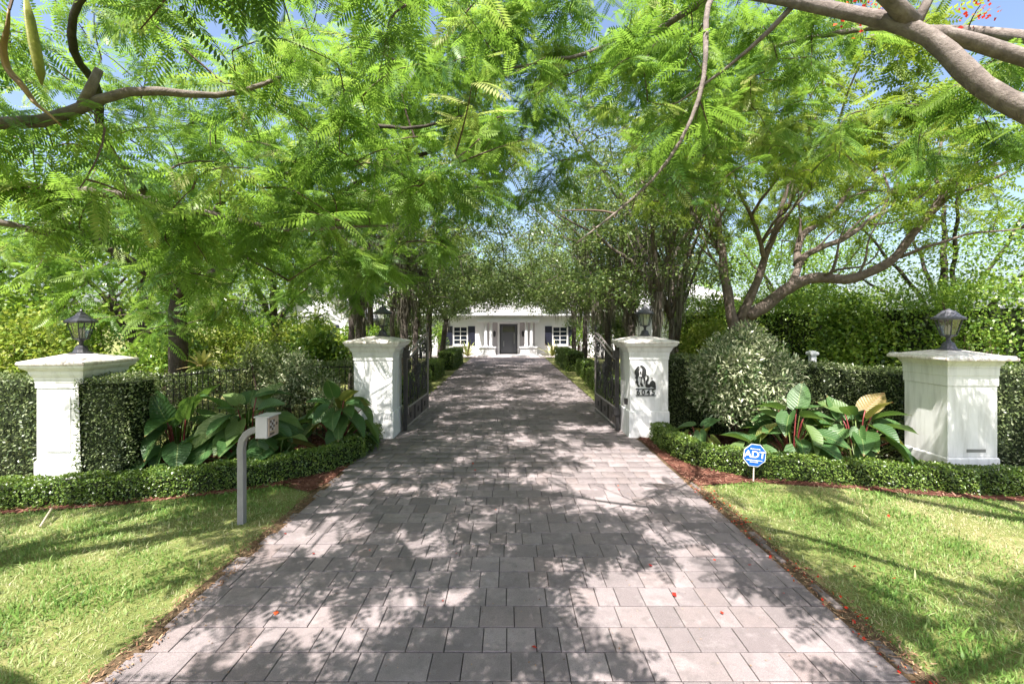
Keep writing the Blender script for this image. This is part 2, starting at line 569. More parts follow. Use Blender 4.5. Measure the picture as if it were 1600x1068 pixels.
xs = np.sort(np.concatenate([[-600, -200, -80, -40, -25], np.linspace(-16, 16, 129), [25, 40, 80, 200, 600], [-2.6, -2.53, -2.47, 2.51, 2.57, 2.64]]))
ys = np.concatenate([[-300, -100, -40, -15], np.linspace(-6, 42, 193), [60, 100, 200, 600]])
gx, gy = np.meshgrid(xs, ys)
gzz = gz(gx, gy) + 0.015 * np.sin(gx * 2.1 + 0.4 * gy) * np.sin(gy * 1.7) * (np.abs(gx) > 2.9)
gzz = np.where((gx > -2.5) & (gx < 2.54), -0.10, gzz - 0.012)
nx, ny = len(xs), len(ys)
gv = np.stack([gx, gy, gzz], -1).reshape(-1, 3)
me = bpy.data.meshes.new('ground')
idx = np.arange(nx * ny).reshape(ny, nx)
gf = np.stack([idx[:-1, :-1], idx[:-1, 1:], idx[1:, 1:], idx[1:, :-1]], -1).reshape(-1, 4)
me.from_pydata(gv.tolist(), [], gf.tolist())
me.polygons.foreach_set('use_smooth', [True] * len(me.polygons))
structure(link_mesh('ground', me, M['soil']))

# ------------------------------------------------------------------ driveway of pavers
DL, DR = -2.46, 2.50
DRIVE_END = 31.2
dv = MB()
dv.box(DL - 0.06, DR + 0.03, -6, DRIVE_END, -0.14, -0.016)
drive = dv.build('driveway', M['joint'])
structure(drive)
ROW = 0.252
widths = [0.165, 0.205, 0.26, 0.32]
GAP, GAPY, CHM = 0.006, 0.009, 0.003


def paver_verts(w, h):
    a, c = w / 2 - GAP / 2, h / 2 - GAPY / 2
    b_, d_ = a - CHM, c - CHM
    return np.array([(-a, -c, -0.05), (a, -c, -0.05), (a, c, -0.05), (-a, c, -0.05),
                     (-a, -c, -0.003), (a, -c, -0.003), (a, c, -0.003), (-a, c, -0.003),
                     (-b_, -d_, 0), (b_, -d_, 0), (b_, d_, 0), (-b_, d_, 0)])


PF = np.array([(8, 9, 10, 11), (4, 5, 9, 8), (5, 6, 10, 9), (6, 7, 11, 10), (7, 4, 8, 11), (0, 1, 5, 4), (1, 2, 6, 5), (2, 3, 7, 6), (3, 0, 4, 7)])
pmesh = {}
for w in widths:
    me = bpy.data.meshes.new('paver')
    me.from_pydata(paver_verts(w, ROW).tolist(), [], PF.tolist())
    me.materials.append(M['paver'])
    pmesh[w] = me
cells = []
prng = random.Random(3)
yrow = 0.55
while yrow < DRIVE_END - ROW:
    x = DL - prng.choice([0.0, 0.06, 0.11])
    last = None
    while x < DR - 0.02:
        w = prng.choice(widths)
        if w == last and prng.random() < 0.6:
            w = prng.choice(widths)
        last = w
        we = w
        if x + w > DR - 0.09:      # the last paver of a row is cut to the edge
            we = DR + prng.uniform(-0.012, 0.012) - x
        cells.append((x + we / 2, yrow + ROW / 2, w, we))
        x += we
        if we != w:
            break
    yrow += ROW
vis = [c for c in cells if c[1] > 2.62]
near_set = set(vis[:300])
far_v, far_r = [], []
for c in cells:
    x, y, w, we = c
    dz = prng.uniform(-0.002, 0.002)
    tx, ty = prng.gauss(0, 0.0035), prng.gauss(0, 0.0035)
    if c in near_set:
        o = bpy.data.objects.new('paver', pmesh[w])
        COL.objects.link(o)
        o.location = (x, y, dz)
        o.rotation_euler = (tx, ty, prng.gauss(0, 0.003))
        o.scale.x = we / w
        o.parent = drive
    else:
        v = paver_verts(we, ROW) + np.array([x, y, dz])
        v[:, 2] += (v[:, 1] - y) * tx - (v[:, 0] - x) * ty
        far_v.append(v)
        far_r.append(prng.random())
o = quads_mesh('distant_pavers', np.array(far_v), 4, np.array(far_r), M['paver'], drive, faces=PF)
o['kind'] = 'stuff'

# soil verge between the pavers and the lawns
for x0, x1 in ((DL - 0.15, DL + 0.03), (DR - 0.03, DR + 0.17)):
    vv, ff = [], []
    yy = np.linspace(-5, 12, 120)
    for k, y_ in enumerate(yy):
        for x_ in np.linspace(x0, x1, 6):
            vv.append((x_, y_, -0.007 + 0.004 * math.sin(17 * y_ + 31 * x_) + float(gz(x_, 0))))
    for k in range(len(yy) - 1):
        for j in range(5):
            a = k * 6 + j
            ff.append((a, a + 1, a + 7, a + 6))
    structure(MB().add(vv, ff).build('verge', M['verge'], None, smooth=True))

# forecourt by the house
fb = MB().box(-12, 12, DRIVE_END + 0.003, 33.0, -0.1, -0.004)
structure(fb.build('forecourt', plain('forecourt_concrete', (0.42, 0.37, 0.365), 0.9, 0, 0.15, 3)))

# low concrete edging along the drive beside the lawn
edging = thing('drive_edging', (2.62, 3.0, 0), 'broken line of low grey edging stones between drive and sunlit lawn', 'edging')
y = 2.1
while y < 6.1:
    L = prng.uniform(0.22, 0.5)
    if prng.random() < 0.5:
        x0 = DR + 0.03 + prng.uniform(-0.012, 0.02)
        zt = prng.uniform(-0.002, 0.018)
        e = MB().box(x0, x0 + prng.uniform(0.05, 0.085), y, y + L - 0.012, -0.08, zt)
        e.build('stone', M['old_stone'], edging, bevel=0.012)
    y += L

# ------------------------------------------------------------------ low boxwood edging, clipped hedges
def resample(path, n):
    path = np.asarray(path, float)
    seg = np.linalg.norm(np.diff(path, axis=0), axis=1)
    s = np.concatenate([[0], np.cumsum(seg)])
    t = np.linspace(0, s[-1], n)
    return np.stack([np.interp(t, s, path[:, i]) for i in range(path.shape[1])], 1), s[-1]


def smooth_path(path, n=60):
    p, L = resample(path, n)
    for _ in range(4):
        p[1:-1] = (p[:-2] + 2 * p[1:-1] + p[2:]) / 4
    return p


def hedge(name, path, width, height, label, cat, leaf, dens, mat, tmpl=LEAF, ground=None, rough=0.03, group=None, jag=0.02, core=True, zb=None, loose=0.0):
    """clipped hedge along a path: rounded box of leaves round a twiggy core"""
    p = smooth_path(path, 50)
    mid = p[len(p) // 2]
    z0 = float(gz(mid[0], mid[1])) if zb is None else zb
    root = thing(name, (mid[0], mid[1], z0), label, cat, group or ('clipped hedges round the gateway' if name == 'clipped_hedge' else None))
    t = np.gradient(p, axis=0)
    t /= np.linalg.norm(t, axis=1)[:, None]
    nrm = np.stack([-t[:, 1], t[:, 0]], 1)
    seg = np.linalg.norm(np.diff(p, axis=0), axis=1)
    cum = np.concatenate([[0], np.cumsum(seg)])
    L = cum[-1]
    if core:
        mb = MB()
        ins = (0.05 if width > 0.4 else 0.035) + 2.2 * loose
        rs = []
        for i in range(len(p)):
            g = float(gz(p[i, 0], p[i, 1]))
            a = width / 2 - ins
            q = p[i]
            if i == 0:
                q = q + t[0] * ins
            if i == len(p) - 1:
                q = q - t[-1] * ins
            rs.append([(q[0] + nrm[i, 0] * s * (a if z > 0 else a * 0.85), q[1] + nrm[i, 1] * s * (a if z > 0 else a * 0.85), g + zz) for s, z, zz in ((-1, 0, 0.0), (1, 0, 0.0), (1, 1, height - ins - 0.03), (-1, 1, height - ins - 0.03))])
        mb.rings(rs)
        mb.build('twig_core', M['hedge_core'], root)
    per = width + 2 * height
    n_side = int(dens * per * L)
    n_end = int(dens * width * height)
    u = rng.random(n_side) * L
    px = np.interp(u, cum, p[:, 0])
    py = np.interp(u, cum, p[:, 1])
    nx_ = np.interp(u, cum, nrm[:, 0])
    ny_ = np.interp(u, cum, nrm[:, 1])
    q = rng.random(n_side) * per
    side = np.where(q < height, -1.0, np.where(q < height + width, 0.0, 1.0))
    lat = np.where(side == 0, q - height - width / 2, side * width / 2)
    zz = np.where(side == 0, height, np.where(side < 0, q, q - height - width))
    rr = min(0.09, width * 0.25)
    over = np.maximum(0, zz - (height - rr)) * np.maximum(0, np.abs(lat) - (width / 2 - rr)) / rr
    depth = np.abs(rng.normal(0, rough, n_side)) - jag * rng.random(n_side)
    wob = 0.02 * np.sin(u * 7 + zz * 9) + 0.015 * np.sin(u * 17 + zz * 5 + lat * 9)
    lat_o = np.where(side == 0, lat, lat - side * (depth + over * 0.4 + wob))
    z_o = np.where(side == 0, zz - depth - over * 0.4 - wob, zz)
    if loose:
        z_o = z_o + loose * (zz / height) * (np.sin(u * 1.3) + 0.7 * np.sin(u * 3.1 + 1) + 0.5 * np.sin(u * 6.7 + lat * 3))
        lat_o = lat_o + side * loose * 0.9 * (np.sin(u * 2.2 + zz * 2.0) + 0.6 * np.sin(u * 4.9 - zz * 3.1))
    out = np.stack([nx_ * side, ny_ * side, np.where(side == 0, 1.0, 0.25)], 1)
    pos = np.stack([px + nx_ * lat_o, py + ny_ * lat_o, 0 * px], 1)
    pos[:, 2] = gz(pos[:, 0], pos[:, 1]) + z_o
    allp, allo = [pos], [out]
    for e, sg in ((0, -1), (-1, 1)):
        la = (rng.random(n_end) - 0.5) * width
        ze = rng.random(n_end) * height
        dd = np.abs(rng.normal(0, rough, n_end))
        pe = np.stack([p[e, 0] + nrm[e, 0] * la - sg * t[e, 0] * dd, p[e, 1] + nrm[e, 1] * la - sg * t[e, 1] * dd, ze], 1)
        pe[:, 2] += gz(pe[:, 0], pe[:, 1])
        allp.append(pe)
        allo.append(np.tile([t[e, 0] * sg, t[e, 1] * sg, 0.25], (n_end, 1)))
    pos = np.concatenate(allp)
    out = np.concatenate(allo)
    n = len(pos)
    d = out * 0.7 + unit(n) * 0.9
    scatter_leaves('foliage', pos, d, leaf, mat, root, tmpl, up=out + unit(n) * 0.7)
    return root


LH = [(-8.6, 5.96), (-6.5, 5.96), (-5.0, 6.1), (-3.9, 6.36), (-3.05, 6.72), (-2.66, 7.15), (-2.58, 7.8), (-2.58, 8.62)]
RH = [(2.90, 8.75), (2.90, 8.0), (2.93, 7.5), (3.2, 7.05), (3.65, 6.8), (4.7, 6.72), (6.0, 6.55), (7.4, 6.42), (9.2, 6.4)]
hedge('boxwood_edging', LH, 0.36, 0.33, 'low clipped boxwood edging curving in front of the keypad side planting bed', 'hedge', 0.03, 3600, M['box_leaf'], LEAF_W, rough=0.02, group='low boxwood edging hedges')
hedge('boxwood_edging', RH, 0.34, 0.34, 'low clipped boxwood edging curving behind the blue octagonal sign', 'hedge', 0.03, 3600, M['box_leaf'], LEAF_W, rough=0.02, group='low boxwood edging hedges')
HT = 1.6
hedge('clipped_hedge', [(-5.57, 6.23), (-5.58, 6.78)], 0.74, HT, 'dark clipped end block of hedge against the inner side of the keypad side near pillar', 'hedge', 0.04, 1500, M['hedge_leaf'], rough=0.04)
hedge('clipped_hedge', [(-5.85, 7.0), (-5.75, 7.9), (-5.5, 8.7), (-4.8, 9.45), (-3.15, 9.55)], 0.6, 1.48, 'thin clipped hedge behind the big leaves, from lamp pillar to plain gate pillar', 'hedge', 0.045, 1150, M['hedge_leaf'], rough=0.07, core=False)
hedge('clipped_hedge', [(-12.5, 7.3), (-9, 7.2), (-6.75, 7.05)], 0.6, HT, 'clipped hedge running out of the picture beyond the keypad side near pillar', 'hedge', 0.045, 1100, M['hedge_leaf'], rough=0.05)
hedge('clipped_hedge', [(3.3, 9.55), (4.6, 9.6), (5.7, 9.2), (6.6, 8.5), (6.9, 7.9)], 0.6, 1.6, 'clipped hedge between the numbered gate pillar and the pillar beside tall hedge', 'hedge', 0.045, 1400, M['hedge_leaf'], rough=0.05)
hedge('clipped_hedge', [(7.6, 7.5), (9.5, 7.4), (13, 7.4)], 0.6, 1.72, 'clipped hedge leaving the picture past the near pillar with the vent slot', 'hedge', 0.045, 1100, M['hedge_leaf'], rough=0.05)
for x, y0, y1, w, h, lab in (
        (-3.05, 12.6, 16.6, 0.5, 0.62, 'low box hedge just behind the open gate on the plain pillar side'),
        (-3.2, 18.0, 20.6, 0.6, 0.7, 'second low box hedge from the plain gate pillar along the drive'),
        (-3.05, 22.3, 27.0, 0.75, 0.88, 'tall far box hedge beside drive towards the house, plain pillar side'),
        (3.12, 12.6, 16.9, 0.5, 0.62, 'low box hedge just behind the open gate on the numbered pillar side'),
        (3.35, 18.2, 20.4, 0.6, 0.7, 'second low box hedge from the numbered gate pillar along the drive'),
        (3.2, 21.7, 27.0, 0.85, 0.88, 'tall far box hedge beside drive towards the house, numbered pillar side')):
    hedge('box_hedge', [(x, y0), (x, y1)], w, h, lab, 'hedge', 0.05, 900, M['box_leaf'], LEAF_W, rough=0.03, group='box hedges along the inner drive')
for i, (pth, w, h, lab, d) in enumerate((
        ([(7.8, 21.0), (9.6, 15.5), (11.4, 12.0), (14.5, 9.2), (19, 7.5)], 1.3, 3.05, 'tall dark green screening hedge behind the near pillar with vent slot', 430),)):
    hedge('tall_hedge', pth, w, h, lab, 'hedge', 0.085, d, M['dark_leaf'], LEAF_W, rough=0.2, jag=0.4, loose=0.16)

# ------------------------------------------------------------------ pillars
def pillar(c, w, over, label, panel=False, slot=False, H=(0.52, 1.52, 1.67, 1.89)):
    root = thing('gate_pillar', c, label, 'pillar', 'white gate pillars')
    h = w / 2
    MB().square(c, [(h + 0.02, -0.12), (h + 0.02, H[0] - 0.02), (h + 0.006, H[0])]).build('plinth', M['white'], root, bevel=0.006)
    sh = MB().square(c, [(h, H[0] + 0.0005), (h, H[1])]).build('shaft', M['white'], root, bevel=0.008)
    q = over
    MB().square(c, [(h + 0.012, H[1] + 0.0005), (h + 0.012, (H[1] + H[2]) / 2 - 0.003), (h + 0.018, (H[1] + H[2]) / 2 + 0.003), (h + 0.018, H[2] - 0.035)]).build('frieze', M['white'], root, bevel=0.004)
    MB().square(c, [(h + 0.024, H[2] - 0.0345), (h + 0.024, H[2]), (h + 0.032, H[2] + 0.002), (h + 0.055, H[2] + 0.045), (h + q * 0.45, H[2] + 0.09), (h + q * 0.78, H[2] + 0.125), (h + q * 0.9, H[2] + 0.15), (h + q * 0.9, H[3] - 0.05)]).build('cornice', M['white'], root, bevel=0.004)
    MB().square(c, [(h + q, H[3] - 0.0495), (h + q + 0.008, H[3] - 0.025), (h + q, H[3]), (h * 0.55, H[3] + 0.075), (0.13, H[3] + 0.09)]).build('cap_slab', M['cap'], root, bevel=0.006)
    if panel:
        MB().box(c[0] - h * 0.55, c[0] + h * 0.5, c[1] - h - 0.014, c[1] - h + 0.01, c[2] + H[0] + 0.12, c[2] + H[1] - 0.1).build('raised_panel', M['white'], sh, bevel=0.006)
    if slot:
        MB().box(c[0] - 0.09, c[0] + 0.19, c[1] - h - 0.006, c[1] - h + 0.01, c[2] + H[0] + 0.08, c[2] + H[0] + 0.125).build('vent_slot', plain('vent_grey', (0.2, 0.2, 0.19), 0.7), sh)
    return root


GPL = (-2.63, 9.24, 0.0)
GPR = (2.77, 9.32, 0.0)
NPL = (-6.21, 6.62, -0.19)
NPR = (6.89, 7.12, -0.16)
pillar(GPL, 0.755, 0.155, 'white gate pillar on the side without house number, behind the keypad post')
pillar(GPR, 0.755, 0.155, 'white gate pillar carrying the dog plaque and house number')
pillar(NPL, 0.64, 0.14, 'white pillar with raised panel and black lantern beside dark hedge block', panel=True)
pillar(NPR, 0.74, 0.155, 'white pillar with small grey vent slot and faded grey lantern', slot=True, H=(0.40, 1.46, 1.76, 1.885))


def lantern(c, s, label, metal, round_roof=False):
    root = thing('pillar_lantern', c, label, 'lantern', 'lanterns on the gate pillars')
    x, y, z = c

    def P(mb, prof, n=6, ph=0.0):
        return mb.lathe(c, [(r * s, zz * s) for r, zz in prof], n, ph)
    P(MB(), [(0.16, -0.02), (0.16, 0.012), (0.11, 0.02), (0.09, 0.06), (0.075, 0.11), (0.045, 0.13)], 10).build('base', metal, root, bevel=0.003)
    P(MB(), [(0.04, 0.125), (0.028, 0.15), (0.03, 0.19), (0.06, 0.215)], 10).build('stem', metal, root)
    P(MB(), [(0.06, 0.212), (0.10, 0.225), (0.10, 0.24)], 6).build('cage_floor', metal, root)
    for j in range(6):
        a0, a1 = 2 * math.pi * j / 6, 2 * math.pi * (j + 1) / 6
        p = [(x + 0.098 * s * math.cos(a0), y + 0.098 * s * math.sin(a0), z + 0.235 * s), (x + 0.17 * s * math.cos(a0), y + 0.17 * s * math.sin(a0), z + 0.485 * s)]
        MB().tube(p, 0.0085 * s, 5).build('bar', metal, root)
        r0, r1 = 0.090 * s, 0.160 * s
        MB().add([(x + r0 * math.cos(a0), y + r0 * math.sin(a0), z + 0.24 * s), (x + r0 * math.cos(a1), y + r0 * math.sin(a1), z + 0.24 * s),
                  (x + r1 * math.cos(a1), y + r1 * math.sin(a1), z + 0.482 * s), (x + r1 * math.cos(a0), y + r1 * math.sin(a0), z + 0.482 * s)], [(0, 1, 2, 3)]).build('pane', M['glass'], root)
    for k in (-1, 0, 1):
        cc = (x + 0.03 * k * s, y + 0.015 * abs(k) * s, z)
        MB().lathe(cc, [(0.013 * s, 0.235 * s), (0.013 * s, 0.37 * s), (0.004 * s, 0.40 * s)], 8).build('candle', M['candle'], root)
    roof = [(0.165, 0.48), (0.215, 0.485), (0.215, 0.515), (0.14, 0.56), (0.085, 0.60), (0.05, 0.645), (0.018, 0.655)]
    if round_roof:
        roof = [(0.165, 0.48), (0.22, 0.485), (0.22, 0.512), (0.16, 0.545), (0.105, 0.60), (0.085, 0.625), (0.03, 0.635)]
    rf = P(MB(), roof, 12 if round_roof else 6).build('roof', metal, root, bevel=0.002)
    P(MB(), [(0.035, 0.628), (0.03, 0.645), (0.012, 0.655)] if round_roof else [(0.02, 0.635), (0.012, 0.66), (0.022, 0.675), (0.012, 0.69), (0.003, 0.715)], 8).build('finial', metal, rf)
    return root


lantern((NPL[0], NPL[1] + 0.0, NPL[2] + 1.982), 0.92, 'black six sided lantern on the pillar beside the dark hedge block', M['black_metal'])
lantern((NPR[0], NPR[1], NPR[2] + 1.976), 0.98, 'faded grey round roofed lantern on the pillar with vent slot', M['lamp_grey'], True)
lantern((GPL[0] + 0.08, GPL[1], 1.982), 0.92, 'black lantern half hidden by leaves on the plain gate pillar', M['black_metal'])
lantern((GPR[0] + 0.03, GPR[1], 1.982), 0.92, 'black lantern on top of the numbered gate pillar', M['black_metal'])

# ------------------------------------------------------------------ iron gates
def scroll(c, r, turns, a0, sgn, n=22):
    pts = []
    for i in range(n):
        t = i / (n - 1)
        a = a0 + sgn * t * turns * 2 * math.pi
        rr = r * (1 - 0.86 * t)
        pts.append((c[0] + rr * math.cos(a), c[1] + rr * math.sin(a)))
    return pts


def gate(xh, y0, y1, lean, label):
    L = y1 - y0
    root = thing('iron_gate', (xh, y0, 0), label, 'gate', 'iron gates')

    def P3(pts, dx=0.0):
        return [(xh + lean * (u / L) + dx, y0 + u, z) for u, z in pts]

    def top(u, d=0.0):
        t = u / L
        return 1.62 + 0.38 * (t * t * (3 - 2 * t)) - d
    MB().box(xh - 0.035, xh + 0.035, y0 - 0.09, y0 - 0.01, 0.02, 1.74).build('hinge_post', M['iron'], root, bevel=0.004)
    MB().tube(P3([(0.03, 0.03), (0.03, 1.64)]), 0.026, 4).build('stile', M['iron_edge'], root)
    MB().tube(P3([(L, 0.03), (L, 2.02)]), 0.026, 4).build('stile', M['iron_edge'], root)
    MB().tube(P3([(L, 2.0), (L, 2.13), (L, 2.2)]), [0.02, 0.028, 0.004], 6).build('spike', M['iron'], root)
    us = np.linspace(0.03, L, 20)
    for d in (0.0, 0.13):
        MB().tube(P3([(u, top(u, d)) for u in us]), 0.021, 6).build('top_rail', M['iron_edge'], root)
    for z in (0.08, 0.46):
        MB().tube(P3([(0.03, z), (L, z)]), 0.026, 4).build('rail', M['iron_edge'], root)
    s = MB()
    a, b_ = P3([(0.05, 0.09)])[0], P3([(L - 0.02, 0.45)])[0]
    s.add([(a[0] - 0.006, a[1], 0.1), (b_[0] - 0.006, b_[1], 0.1), (b_[0] - 0.006, b_[1], 0.44), (a[0] - 0.006, a[1], 0.44),
           (a[0] + 0.006, a[1], 0.1), (b_[0] + 0.006, b_[1], 0.1), (b_[0] + 0.006, b_[1], 0.44), (a[0] + 0.006, a[1], 0.44)],
          [(0, 1, 2, 3), (7, 6, 5, 4), (0, 4, 5, 1), (1, 5, 6, 2), (2, 6, 7, 3), (3, 7, 4, 0)])
    kp = s.build('kick_panel', M['iron_light'], root)
    for k, u in enumerate((0.4, 1.15, 1.9)):
        q = P3([(u * L / 2.3, 0.27)])[0]
        MB().add([(q[0] - 0.022, q[1] - 0.06, 0.21), (q[0] - 0.022, q[1] + 0.06, 0.21), (q[0] - 0.022, q[1] + 0.06, 0.33), (q[0] - 0.022, q[1] - 0.06, 0.33),
                  (q[0] + 0.022, q[1] - 0.06, 0.21), (q[0] + 0.022, q[1] + 0.06, 0.21), (q[0] + 0.022, q[1] + 0.06, 0.33), (q[0] + 0.022, q[1] - 0.06, 0.33)],
                 [(0, 1, 2, 3), (7, 6, 5, 4), (0, 4, 5, 1), (1, 5, 6, 2), (2, 6, 7, 3), (3, 7, 4, 0)]).build('rosette', M['iron'], kp, bevel=0.01)
    for u in (0.72, 0.82, 1.47, 1.57):
        q = P3([(u * L / 2.3, 0.12), (u * L / 2.3, 0.42)])
        MB().tube(q, 0.018, 4).build('slot_bar', M['iron'], kp)
    # upright bars
    for u in np.linspace(0.16, L - 0.12, 15):
        MB().tube(P3([(u, 0.46), (u, top(u, 0.13))]), 0.011, 5).build('bar', M['iron'], root)
    # scrollwork: a big C by the hinge, a wheat spray in the middle, small scrolls
    for (c, r, tr, a0, sg, th) in (((0.62, 0.83), 0.34, 1.35, math.pi * 0.5, 1, 0.015), ((0.62, 0.83), 0.40, 0.5, 0.0, 1, 0.014), ((1.75, 0.86), 0.30, 1.3, math.pi * 0.5, -1, 0.015),
                                  ((1.75, 0.86), 0.36, 0.5, 0.0, 1, 0.014), ((0.3, 1.32), 0.12, 1.2, 0.2, 1, 0.012), ((0.72, 1.38), 0.13, 1.2, 2.4, -1, 0.012), ((1.5, 1.5), 0.16, 1.3, 1.0, 1, 0.012),
                                  ((1.95, 1.62), 0.17, 1.3, 2.4, -1, 0.012), ((1.2, 0.7), 0.13, 1.2, 0.4, 1, 0.012), ((1.18, 1.18), 0.14, 1.25, 3.4, -1, 0.012), ((2.1, 1.25), 0.11, 1.2, 1.4, 1, 0.012), ((0.25, 0.62), 0.1, 1.2, 3.1, 1, 0.012)):
        pts = [(min(L - 0.03, max(0.05, p[0] * L / 2.3)), p[1]) for p in scroll(c, r, tr, a0, sg)]
        MB().tube(P3(pts), th * 1.35, 5).build('scroll', M['iron'], root)
    for k in range(7):
        u0 = L * 0.5
        du = (k - 3) * 0.11
        pts = [(u0 + du * t * t + 0.06 * math.sin(3 * t) * (1 if k % 2 else -1), 0.47 + (0.95 - 0.06 * abs(k - 3)) * t) for t in np.linspace(0, 1, 9)]
        MB().tube(P3(pts), [0.014] * 7 + [0.028, 0.005], 5).build('spray_stem', M['iron'], root)
        for t in (0.45, 0.62, 0.78):
            for sgn in (-1, 1):
                i = int(t * 8)
                p0 = pts[i]
                MB().tube(P3([p0, (p0[0] + sgn * 0.035, p0[1] + 0.05), (p0[0] + sgn * 0.03, p0[1] + 0.11)]), [0.008, 0.024, 0.004], 5).build('leaf', M['iron'], root)
    for z in (0.34, 1.52):
        MB().box(xh - 0.035 if lean > 0 else xh - 0.09, xh + 0.09 if lean > 0 else xh + 0.035, y0 - 0.12, y0 + 0.0, z, z + 0.16).build('hinge', M['iron'], root, bevel=0.008)
    return root


gate(2.27, 9.52, 11.72, -0.02, 'open wrought iron gate leaf hinged on the numbered pillar')
gate(-2.13, 9.48, 11.72, 0.06, 'open wrought iron gate leaf hinged on the plain gate pillar')
MB().box(2.33, 2.40, 9.10, 9.16, 0.62, 0.74).build('gate_sensor', M['iron'], None, bevel=0.01)
o = bpy.data.objects['gate_sensor']
o['label'] = 'small black gate sensor box on the inner side of the numbered pillar'
o['category'] = 'sensor box'

# ------------------------------------------------------------------ dog plaque and house number
PY = GPR[1] - 0.3775 - 0.0115
plq = thing('address_plaque', (2.70, PY, 0.83), 'black cut metal plaque of a sitting spaniel over the number 6045', 'plaque')


def pq(poly, name='cutout', y=0.0):
    return MB().prism(poly, (2.70, PY + y, 0.83), (1, 0, 0), (0, 0, 1), 0.006).build(name, M['plaque'], plq)


S = 0.395 / 520.0  # plaque outline units


def sc(pts):
    return [((x - 425) * S, (745 - z) * S * 1.02 + 0.135) for x, z in pts][::-1]


pq(sc([(262, 180), (215, 190), (170, 240), (138, 310), (140, 380), (165, 430), (150, 480), (185, 520), (150, 600), (180, 615), (210, 690), (260, 720), (270, 680), (235, 640), (240, 590), (215, 540), (225, 470), (250, 420), (262, 370), (240, 320), (262, 270), (240, 225)]), 'ear_cutout')
pq(sc([(330, 165), (295, 160), (262, 180), (300, 190), (318, 230), (345, 260), (325, 320), (330, 370), (315, 420), (345, 455), (400, 460), (430, 420), (445, 340), (430, 260), (385, 195)]), 'ear_cutout')
pq(sc([(268, 325), (290, 312), (314, 328), (306, 372), (290, 385), (274, 370)]), 'nose_cutout')
pq(sc([(262, 235), (282, 228), (284, 250), (264, 256)]), 'eye_cutout')
pq(sc([(250, 470), (300, 480), (300, 560), (275, 640), (310, 700), (370, 700), (345, 640), (315, 600), (320, 500), (350, 470), (385, 580), (380, 640), (410, 600), (405, 470), (340, 450), (262, 450)]), 'chest_cutout')
pq(sc([(430, 395), (490, 420), (505, 480), (500, 540), (470, 590), (480, 640), (520, 640), (545, 580), (590, 540), (640, 560), (675, 600), (690, 740), (640, 745), (560, 700), (520, 735), (440, 725), (415, 690), (420, 560), (455, 520), (470, 470)]), 'body_cutout')
pq(sc([(575, 470), (600, 480), (595, 520), (572, 515)]), 'body_cutout')
pq(sc([(165, 745), (200, 742), (240, 755), (690, 748), (690, 775), (165, 775)]), 'bar')
pq(sc([(165, 915), (690, 915), (690, 938), (165, 938)]), 'bar')


def text_mesh(name, body, size, loc, rot, mat, parent, offset=0.0, extrude=0.003, shear=0.0, space=1.0, sx=1.0):
    cu = bpy.data.curves.new(name, 'FONT')
    cu.body = body
    cu.size = size
    cu.extrude = extrude
    cu.offset = offset
    cu.shear = shear
    cu.space_character = space
    cu.align_x = 'CENTER'
    cu.align_y = 'BOTTOM_BASELINE'
    cu.resolution_u = 4
    tmp = bpy.data.objects.new('tmp', cu)
    COL.objects.link(tmp)
    dg = bpy.context.evaluated_depsgraph_get()
    me = bpy.data.meshes.new_from_object(tmp.evaluated_get(dg))
    bpy.data.objects.remove(tmp)
    me.materials.clear()
    Mx = Matrix.Translation(Vector(loc) - world_loc(parent)) @ rot.to_4x4() @ Matrix.Diagonal((sx, 1, 1, 1))
    me.transform(Mx)
    return link_mesh(name, me, mat, parent)


RX = Matrix.Rotation(math.pi / 2, 3, 'X')
z_num = 0.83 + (745 - 908) * S * 1.02 + 0.135
for k, ch in enumerate('6045'):
    text_mesh('digit', ch, 0.146, (2.70 + (-0.146 + 0.0975 * k), PY - 0.003, z_num), RX, M['plaque'], plq, offset=0.0025, sx=1.0)

# ------------------------------------------------------------------ security sign on a stake
SX, SY = 3.52, 6.50
sz0 = float(gz(SX, SY))
sg = thing('security_sign', (SX, SY, sz0), 'blue octagonal security sign on a thin pale stake at the low hedge', 'sign')
MB().tube([(SX - 0.01, SY + 0.02, sz0 - 0.1), (SX, SY + 0.012, sz0 + 0.42)], 0.010, 6).build('stake', plain('stake_paint', (0.6, 0.55, 0.45), 0.6), sg)
sc_c = (SX, SY, sz0 + 0.385)
rot = Matrix.Rotation(math.radians(7), 3, 'Y')


def octo(r, y0, th, mat, name, par):
    pts = []
    for j in range(8):
        a = math.pi / 8 + j * math.pi / 4
        v = rot @ Vector((r * math.cos(a), 0, r * math.sin(a)))
        pts.append((v.x, v.z))
    return MB().prism(pts, (sc_c[0], sc_c[1] + y0, sc_c[2]), (1, 0, 0), (0, 0, 1), th).build(name, mat, par)


pl = octo(0.172, 0.0, 0.005, M['sign_white'], 'border', sg)
octo(0.163, -0.0052, 0.002, M['sign_blue'], 'face', sg)
RS = rot @ RX


def on_sign(u, w, y):
    v = rot @ Vector((u, 0, w))
    return (sc_c[0] + v.x, sc_c[1] + y, sc_c[2] + v.z)


text_mesh('lettering', 'ADT', 0.135, on_sign(0.0, -0.032, -0.009), RS, M['sign_white'], sg, offset=0.0025, extrude=0.001, space=0.95, sx=1.15)
for (w, u0, u1) in ((0.088, -0.075, 0.07), (-0.072, -0.115, 0.115), (-0.098, -0.062, 0.06)):
    u = u0
    while u < u1:   # small print, too fine to read
        l = prng.uniform(0.010, 0.024)
        c0 = on_sign(u, w, -0.0085)
        c1 = on_sign(min(u + l, u1), w, -0.0085)
        MB().tube([c0, c1], 0.0058, 4).build('small_print', M['sign_white'], sg)
        u += l + 0.007

